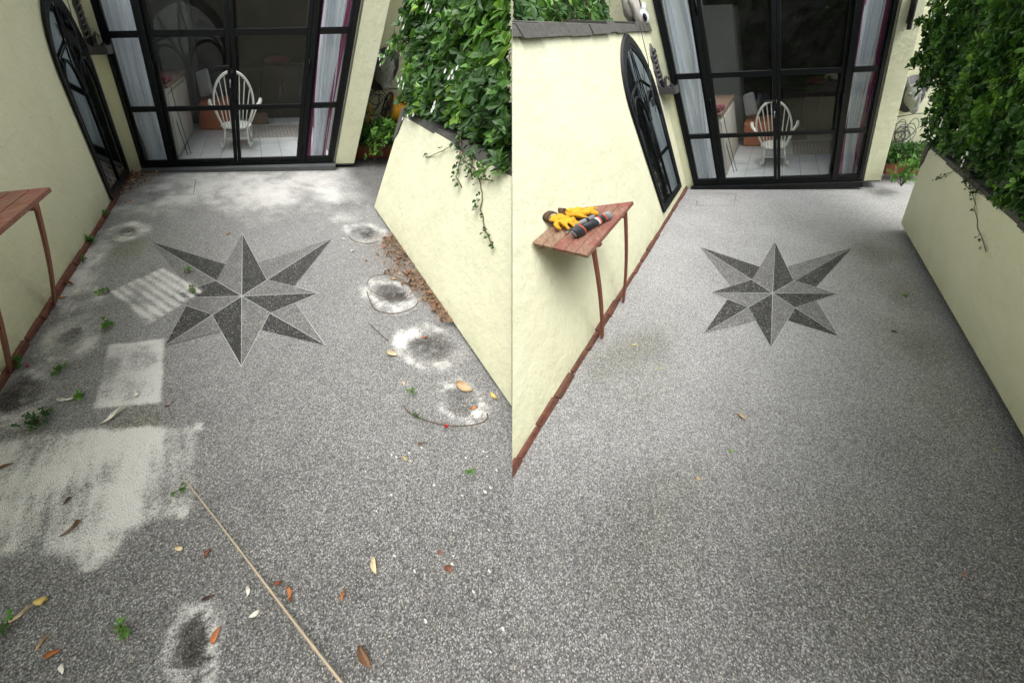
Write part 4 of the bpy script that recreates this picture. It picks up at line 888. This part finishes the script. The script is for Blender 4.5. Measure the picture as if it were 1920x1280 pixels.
def ivy(Y, runs, label):
    s = thing('trailing_ivy', label, 'ivy', (2.84, runs[0][0][0], runs[0][0][1]), Y, 'ivy trailing over the planter walls')
    st = MB(); P = []
    for run in runs:
        q = []
        for i in range(len(run) - 1):
            for k in range(6):
                u = k / 6; q.append((2.836 - .012 * math.sin(i + u * 3), run[i][0] * (1 - u) + run[i + 1][0] * u + random.uniform(-.004, .004), run[i][1] * (1 - u) + run[i + 1][1] * u))
        st.tube(q, [.0028] * len(q), 5)
        for p in q:
            if random.random() < .55: P.append((2.828 + random.uniform(-.012, 0), p[1] + random.uniform(-.014, .014), p[2] + random.uniform(-.012, .012)))
    build(st, 'stem', M['stem'], Y, s, clip=Y.side)
    nr = np.tile([-1., 0, .2], (len(P), 1)) + rng.normal(size=(len(P), 3)) * .4
    v, f, a = leaves(P, .026, nrm=nr, per=2, wid=.9); lm = MB(); lm.v = v; lm.f = f; lm.sm = [False] * len(f); lm2 = lm
    build(lm2, 'foliage', M['ivy'], Y, s, attr=np.asarray(a))
ivy(YL, [[(-2.30, .90), (-2.375, .826), (-2.477, .762), (-2.615, .747), (-2.748, .678), (-2.838, .595), (-2.98, .539), (-3.098, .51)], [(-2.36, .84), (-2.333, .817), (-2.192, .73), (-2.0, .639)], [(-2.40, .80), (-2.453, .756), (-2.487, .676), (-2.58, .627)], [(-2.62, .80), (-2.691, .729), (-2.80, .755)], [(-2.5, .83), (-2.58, .77), (-2.62, .70)]],
    'dark ivy strands trailing down the planter wall of the dusty yard')
ivy(YR, [[(-2.05, .92), (-2.119, .856), (-2.41, .797), (-2.575, .706), (-2.723, .613), (-2.983, .55)], [(-2.10, .90), (-2.158, .867), (-2.008, .761), (-1.793, .632)], [(-2.2, .90), (-2.264, .862), (-2.326, .787), (-2.39, .76)], [(-2.3, .86), (-2.45, .80), (-2.60, .80)]],
    'dark ivy strands trailing down the planter wall of the clean yard')
# planting above the coping of the right yard's left wall
hd = thing('hedge_plants', 'leafy plants behind the slate coping at the upper left of the clean yard', 'plants', (-.5, -1.2, 1.7), YR)
P = [(random.uniform(-.68, -.40), random.uniform(-2.6, -.12), random.uniform(1.70, 2.15)) for k in range(1700)]; P = [p for p in P if YR.w(p)[0] > .03]
v, f, a = leaves(P, .075, up=.5); lm = MB(); lm.v = v; lm.f = f; lm.sm = [False] * len(f); build(lm, 'foliage', M['weed'], YR, hd, attr=np.clip(np.asarray(a) ** 2, 0, 1), clip=1)
m = MB(); [m.tube([(p[0], p[1], 1.70), (p[0] + .02, p[1], p[2])], .004, 5) for p in P[:60]]; build(m, 'stems', M['stem'], YR, hd)

# ------------------------------------------------------------------ litter on the ground
def dry_leaf(name, size, wid, curl, mat, seed):
    rr = random.Random(seed); nu, nv = 10, 5; V = []; F = []
    for i in range(nu + 1):
        u = i / nu; w = wid * size * (math.sin(math.pi * min(1, u * 1.02) ** .85) ** .8 if 0 < u < 1 else 0.02)
        for j in range(nv):
            q = j / (nv - 1) * 2 - 1; z = curl * size * (.55 * q * q + .35 * (u - .5) ** 2 * 2) * (.6 + .4 * math.sin(u * 5 + seed)) + size * .05 * mnoise.noise(Vector((u * 3, q * 2, seed * 1.7)))
            V.append(((u - .5) * size, q * w * .5 * (1 - curl * .4), max(z, -.002) + .004 ))
    for i in range(nu):
        for j in range(nv - 1): k = i * nv + j; F.append((k, k + 1, k + nv + 1, k + nv))
    me = bpy.data.meshes.new(name); me.from_pydata(V, [], F); me.polygons.foreach_set('use_smooth', [True] * len(F)); me.materials.append(mat); me.update(); return me
def put(Y, me, x, y, ang, label, cat, group, z=.0, tilt=(0, 0), name='fallen_leaf', sc=1):
    o = bpy.data.objects.new(name, me); COL.objects.link(o); P = Y.w((x, y, 0)); o.location = (P[0], P[1], z); o.rotation_euler = (tilt[0], tilt[1], ang); o.scale = (sc, sc, sc); return tag(o, label, cat, group)
LF = [  # x, y, size, width, angle(deg), colour, label
    (2.348, -3.383, .075, .55, -10, 'cream', 'broad pale tan leaf lying clear left of the third sand ring by the planter wall'),
    (2.668, -3.631, .11, .55, -25, 'tan', 'large curled tan leaf on the upper edge of the nearest sand ring'),
    (2.655, -3.755, .040, .6, 20, 'orange', 'small rust leaf inside the nearest sand ring'),
    (2.798, -3.691, .065, .4, -50, 'yellow', 'yellowish twisted leaf tight against the planter wall beyond the nearest ring'),
    (.78, -3.724, .105, .30, 60, 'white', 'long pale leaf between the two lower sand patches'),
    (1.94, -4.378, .060, .45, -60, 'cream', 'cream oval leaf right of the bamboo cane'),
    (1.841, -4.606, .075, .42, -40, 'brown', 'brown leaf closest to the lower end of the cane on its right'),
    (2.211, -4.4, .034, .65, -30, 'red', 'small reddish leaf casting a dark hollow at lower right'),
    (2.199, -4.352, .028, .4, -30, 'red', 'tiny reddish leaf just above the small reddish leaf at lower right'),
    (1.615, -4.445, .052, .36, -48, 'orange', 'orange-brown leaf touching the right side of the bamboo cane'),
    (1.575, -4.416, .036, .45, 5, 'red', 'dark red leaf lying under the middle of the bamboo cane'),
    (1.803, -4.456, .032, .5, 80, 'orange', 'small orange leaf midway between the cane and the cream oval leaf'),
    (1.362, -4.537, .045, .6, 100, 'orange', 'folded orange leaf on the edge of the bottom sand ring'),
    (1.325, -4.445, .034, .4, 25, 'dark', 'dark brown leaf just above the bottom sand ring'),
    (1.204, -4.3, .030, .6, -10, 'cream', 'small cream leaf below the large sand patch'),
    (.749, -4.429, .038, .85, 10, 'yellow', 'round tan leaf at lower left above the dark seed'),
    (.691, -4.46, .060, .3, 50, 'cream', 'pale double leaf joined to a twig at lower left'),
    (.794, -4.531, .040, .35, 75, 'tan', 'narrow upright yellow-tan leaf at the bottom left'),
    (.838, -4.558, .042, .5, 20, 'orange', 'brown oval leaf at the bottom left beside the narrow tan one'),
    (.885, -4.592, .030, .5, -50, 'white', 'white petal-like leaf at the very bottom left'),
    (1.468, -4.433, .034, .5, -70, 'white', 'crumpled white scrap left of the cane'),
    (1.492, -4.492, .036, .55, 30, 'white', 'crumpled white scrap below the other, left of the cane'),
    (.759, -4.216, .060, .3, 70, 'brown', 'brown seed stalk on the large sand patch'),
    (.699, -4.114, .034, .45, 70, 'dark', 'small dark leaf on the pale middle of the large sand patch'),
    (1.31, -4.316, .034, .5, 85, 'red', 'dark red leaf below the cane tip'),
    (.365, -3.958, .045, .4, 40, 'brown', 'brown leaf at the left edge of the picture on the large sand patch'),
    (2.3, -3.931, .030, .5, 20, 'brown', 'little brown leaf below the curved wire'),
    (2.195, -3.999, .032, .35, -40, 'yellow', 'thin yellow leaf lower left of the curved wire'),
    (2.341, -3.591, .040, .3, -60, 'cream', 'thin cream leaf at the upper end of the curved wire'),
    (2.605, -3.25, .045, .45, -20, 'orange', 'orange leaf on the damp middle of the third ring'),
    (1.277, -1.842, .050, .35, 50, 'tan', 'thin tan leaf beside the top point of the dusty star'),
    (.091, -2.581, .075, .35, -15, 'orange', 'rusty leaf chip by the brick edging above the table leg'),
    (.10, -2.75, .060, .35, 30, 'orange', 'rusty leaf chip by the brick edging at the table leg foot'),
    (1.052, -3.671, .035, .3, 80, 'red', 'thin reddish leaf right of the square sand print'),
]
for i, (x, y, sz, w, an, c, lb) in enumerate(LF):
    put(YL, dry_leaf('fallen_leaf', sz * .97, w, .35 + .3 * random.random(), DL[c], i), x, y, R_(an), lb, 'leaf', 'single leaves fallen in the dusty yard', tilt=(random.uniform(-.08, .08), random.uniform(-.08, .08)))
LR = [(1.176, -3.897, .052, .5, -55, 'tan', 'large tan leaf in the middle of the clean yard'), (1.135, -4.12, .026, .8, 30, 'green', 'tiny green leaf below the tan leaf in the clean yard'), (.969, -4.276, .028, .6, -15, 'tan', 'small tan leaf lowest in the clean yard middle'),
      (.519, -3.508, .034, .4, 15, 'yellow', 'yellow leaf nearer the middle on the left of the clean yard'), (.234, -3.275, .034, .4, -5, 'yellow', 'yellow leaf nearest the table legs in the clean yard'), (2.626, -2.653, .05, .55, -15, 'green', 'fresh green leaf near the right wall of the clean yard'),
      (2.394, -3.133, .045, .3, -30, 'dark', 'dark curled leaf below the green leaf on the right of the clean yard'), (2.325, -4.693, .022, .5, 60, 'orange', 'tiny orange leaf at lower right of the clean yard'), (2.755, -4.106, .022, .6, 80, 'yellow', 'tiny yellow leaf at the right edge of the clean yard')]
for i, (x, y, sz, w, an, c, lb) in enumerate(LR):
    put(YR, dry_leaf('fallen_leaf', sz * .85, w, .3, DL[c], i + 50), x, y, R_(an), lb, 'leaf', 'single leaves fallen in the clean yard')
# litter heaps: each dry leaf its own object
protos = [dry_leaf('litter_leaf', 1, w, cu, DL[c], 90 + i) for i, (w, cu, c) in enumerate([(.5, .5, 'tan'), (.4, .6, 'brown'), (.35, .4, 'brown'), (.6, .7, 'grey'), (.45, .5, 'red'), (.3, .3, 'dark'), (.5, .8, 'tan'), (.4, .5, 'grey'), (.45, .6, 'brown'), (.5, .4, 'orange'), (.3, .5, 'dark'), (.4, .5, 'tan')])]
rr = random.Random(21)
hp = [(2.76, -2.0), (2.83, -3.08)]
n = 0
while n < 192:
    t = rr.random(); y = -1.98 - 1.12 * t; wd = .05 + .16 * math.sin(math.pi * min(1, t * 1.1 + .05)) ; x = 2.835 - abs(rr.gauss(0, .52)) * wd
    if x > 2.84: continue
    dens = max(0, 1 - (2.83 - x) / (wd * 1.6)); sz = rr.uniform(.026, .060)
    put(YL, rr.choice(protos), x, y, rr.uniform(0, 6.3), 'dry leaf in the brown litter heap against the foot of the dusty planter wall', 'leaf', 'litter heap leaves by the planter wall', z=.001 + rr.random() * .035 * dens, tilt=(rr.gauss(0, .3), rr.gauss(0, .3)), name='litter_leaf', sc=sz); n += 1
n = 0
while n < 104:
    u, v_ = rr.random(), rr.random(); x = -.07 + abs(rr.gauss(0, .16)) ; y = -.08 - abs(rr.gauss(0, .30)) * 1.25
    if x > .55 or y < -1.15 or x > .45 + y * .45 and x > .12: continue
    sz = rr.uniform(.02, .05)
    put(YL, rr.choice(protos[2:]), max(x, YL.wall(-y) + .055), min(y, -.10 if x > -.0 else -.03), rr.uniform(0, 6.3), 'dry leaf in the litter blown into the corner left of the dusty doors', 'leaf', 'litter leaves in the door corner', z=.001 + rr.random() * .022, tilt=(rr.gauss(0, .3), rr.gauss(0, .3)), name='litter_leaf', sc=sz); n += 1
crumbs = MB()   # crushed leaf crumbs, twigs and grit under and around the two heaps
for k in range(3600):
    if k % 3:
        t = rr.random(); y = -1.95 - 1.2 * t; wd = .07 + .20 * math.sin(math.pi * min(1, t * 1.1 + .05)); x = 2.842 - abs(rr.gauss(0, .60)) * wd
        if x > 2.842: continue
    else:
        x = -.06 + abs(rr.gauss(0, .17)); y = -.10 - abs(rr.gauss(0, .33)) * 1.2
        if x < YL.wall(-y) + .04 or y < -1.3: continue
    a = rr.uniform(0, 6.3); l_ = rr.uniform(.003, .011); w_ = l_ * rr.uniform(.12, .6); c, s_ = math.cos(a), math.sin(a); z = rr.uniform(.002, .012); dz = rr.uniform(-.003, .005)
    crumbs.add([(x - c * l_, y - s_ * l_, z), (x + s_ * w_, y - c * w_, z + .002), (x + c * l_, y + s_ * l_, z + dz), (x - s_ * w_, y + c * w_, z + .001)], [(0, 1, 2, 3)])
cm = dead('leaf_crumbs', (.26, .16, .09)); o = build(crumbs, 'leaf_crumbs', cm, YL, base=(2.7, -2.5, 0)); tag(o, 'crushed leaf crumbs and twigs spread under the litter heaps', 'leaf crumbs'); o['kind'] = 'stuff'
# weeds
def weed(Y, x, y, r, n, h, label, tint=.5, size=.03):
    s = thing('weed', label, 'weed', (x, y, 0), Y, 'small weeds in the dusty yard')
    P = [(x + random.gauss(0, r), y + random.gauss(0, r), random.uniform(.004, h)) for k in range(n)]
    m = MB(); [m.tube([(x, y, 0), ((p[0] + x) / 2, (p[1] + y) / 2, p[2] * .8 + .003), p], .0012, 4) for p in P]; build(m, 'stem', M['stem'], Y, s)
    v, f, a = leaves(P, size, up=1.5, per=4, wid=.55, tint=np.full(len(P), tint)); lm = MB(); lm.v = v; lm.f = f; lm.sm = [False] * len(f); build(lm, 'foliage', M['weed'], Y, s, attr=np.asarray(a))
weed(YL, .40, -3.745, .022, 26, .05, 'dark green sprig, the largest weed, near the damp mark by the left edge', .05, .022)
weed(YL, .43, -3.70, .014, 14, .04, 'dark green sprig tip just above the largest weed', .05, .02)
weed(YL, .559, -3.60, .010, 6, .03, 'small bright weed beside pale chips left of the square sand print', .7)
weed(YL, .37, -3.411, .016, 8, .02, 'bright green weed on sand below the left mound', .8)
weed(YL, .521, -3.066, .018, 9, .03, 'green weed on the upper right edge of the left sand mound', .6, .034)
weed(YL, .37, -2.696, .014, 5, .02, 'green leaf pair left of the striped sand print', .7, .035)
weed(YL, .01, -1.95, .014, 12, .06, 'weed rooted in the brick edging halfway to the mirror', .5, .035)
weed(YL, -.02, -1.42, .012, 8, .05, 'weed rooted in the brick edging nearest the mirror', .4, .03)
weed(YL, .06, -2.27, .014, 8, .06, 'weed rooted in the brick edging above the table leg', .5, .03)
weed(YL, .09, -3.36, .014, 10, .05, 'weed at the brick edging by the front table leg', .6, .03)
weed(YL, 1.174, -4.093, .012, 6, .02, 'small green weed beside the upper tip of the cane', .5, .02)
weed(YL, 1.052, -4.507, .012, 7, .02, 'small green weed left of the bottom sand ring', .6, .02)
weed(YL, .66, -4.485, .014, 9, .03, 'green weed at the bottom left edge', .5, .02)
weed(YL, 2.462, -4.076, .008, 5, .012, 'tiny pale weed in the lower right of the dusty yard', .8, .018)
weed(YL, 2.36, -3.66, .012, 5, .015, 'tiny weed in the arc of the curved wire', .5, .018)
weed(YL, 2.33, -3.80, .010, 5, .015, 'tiny dark weed on the curved wire', .1, .018)
weed(YL, .96, -2.46, .010, 4, .02, 'tiny weed on the upper edge of the striped sand print', .5, .03)
weed(YL, 1.06, -2.70, .010, 4, .02, 'tiny weed at the right corner of the striped sand print', .6, .03)
for x, y, lb in ((.162, -3.382, 'red berry on the sand by the left brick edging'), (2.455, -3.862, 'red berry resting against the curved wire')):
    m = MB(); m.ell((x, y, .009), (.010, .010, .009), 10, 7); tag(build(m, 'berry', M['berry'], YL, base=(x, y, 0)), lb, 'berry')
# pale stone chips scattered in the lower right
rr = random.Random(5)
for k in range(46):
    x, y = rr.uniform(2.0, 2.78), rr.uniform(-4.75, -3.95); 
    if YL.w((x, y, 0))[0] > -.03: continue
    m = MB(); m.ell((x, y, .003), (rr.uniform(.003, .0055), rr.uniform(.003, .006), .003), 7, 5, jit=.8, seed=k); tag(build(m, 'stone_chip', M['pale'], YL, base=(x, y, 0)), 'tiny white stone chip scattered on the paving at the lower right of the dusty yard', 'stone chip', 'white chips at the lower right')
for k, (x, y, lb) in enumerate(((.47, -3.62, 'white petal scrap left of the small bright weed'), (.515, -3.612, 'yellow-white petal scrap touching the small bright weed'), (.86, -3.60, 'white crumpled petal on the square sand print'), (2.36, -1.98, 'white chip left of the far wire ring'), (2.40, -2.19, 'white petal below the far wire ring'))):
    put(YL, dry_leaf('petal', .04, .55, .5, DL['white'], 70 + k), x, y, k * 1.1, lb, 'petal', None, name='fallen_petal')
# bamboo cane
cn = MB(); a, b = np.array((1.183, -4.043, .010)), np.array((1.775, -4.665, .012)); pts = []; rs = []
for k in range(41):
    u = k / 40; p = a + (b - a) * u + np.array([math.sin(u * 5) * .004, -math.sin(u * math.pi) * .004, .0]); pts.append(tuple(p)); node = any(abs(u - q) < .013 for q in (.18, .42, .63, .85)); rs.append((.0022 + .0032 * u) * (1.35 if node else 1))
cn.tube(pts, rs, 10); tag(build(cn, 'bamboo_cane', M['bamboo'], YL, base=(1.48, -4.35, 0)), 'long pale bamboo cane lying diagonally across the lower paving', 'cane')
def wirep(P, r, label):
    m = MB(); Q = []
    for i in range(len(P) - 1):
        p0, p1, p2, p3 = [np.array(P[max(0, min(len(P) - 1, i + j))]) for j in (-1, 0, 1, 2)]
        for k in range(6):
            t = k / 6; Q.append(.5 * ((2 * p1) + (p2 - p0) * t + (2 * p0 - 5 * p1 + 4 * p2 - p3) * t * t + (3 * p1 - p0 - 3 * p2 + p3) * t ** 3))
    m.tube([(q[0], q[1], r + .002) for q in Q], r, 6); tag(build(m, 'plant_wire', M['wire'], YL, base=(P[0][0], P[0][1], 0)), label, 'wire', 'old pot wires on the paving')
wirep([(2.286, -3.738), (2.319, -3.80), (2.445, -3.854), (2.575, -3.863), (2.67, -3.839), (2.70, -3.80)], .0035, 'curved brown wire around the nearest sand ring')
wirep([(2.36, -2.80), (2.357, -2.982), (2.432, -3.041), (2.532, -3.041), (2.638, -2.991), (2.70, -2.93)], .0035, 'curved brown wire around the second sand ring')
wirep([(2.39, -2.70), (2.45, -2.62), (2.58, -2.60), (2.68, -2.68), (2.70, -2.80), (2.62, -2.88), (2.48, -2.87), (2.38, -2.78)], .0025, 'thin wire loop inside the second sand ring')
wirep([(2.42, -1.98), (2.454, -2.075), (2.563, -2.128), (2.685, -2.079)], .0035, 'curved brown wire below the farthest sand ring')
wirep([(2.28, -3.13), (2.32, -3.22), (2.36, -3.30)], .003, 'short straight twig between the second and third rings')
# inspection cover joints near the doors
for Y, q, lb in ((YL, [(.227, -.38), (.784, -.38), (.813, -.86), (.30, -.86)], 'faint rectangular access cover in the paving by the dusty doors'), (YR, [(.12, -.22), (.70, -.24), (.715, -.66), (.17, -.66)], 'faint rectangular access cover in the paving by the clean doors')):
    m = MB()
    for i in range(4):
        a, b = np.array(q[i]), np.array(q[(i + 1) % 4]); d = (b - a) / np.linalg.norm(b - a); p = np.array([-d[1], d[0]]) * .0035
        if i == 3: b = a + (b - a) * .4
        m.add([(*(a - p), 0), (*(b - p), 0), (*(b + p), 0), (*(a + p), 0)], [(0, 1, 2, 3)])
    o = build(m, 'access_cover', M['grout'], Y, base=(q[0][0], q[0][1], 0)); tag(o, lb, 'access cover')
    for v in o.data.vertices: v.co.z = .0025 - o['_o'][2]
for o in COL.objects:
    if '_o' in o: del o['_o']
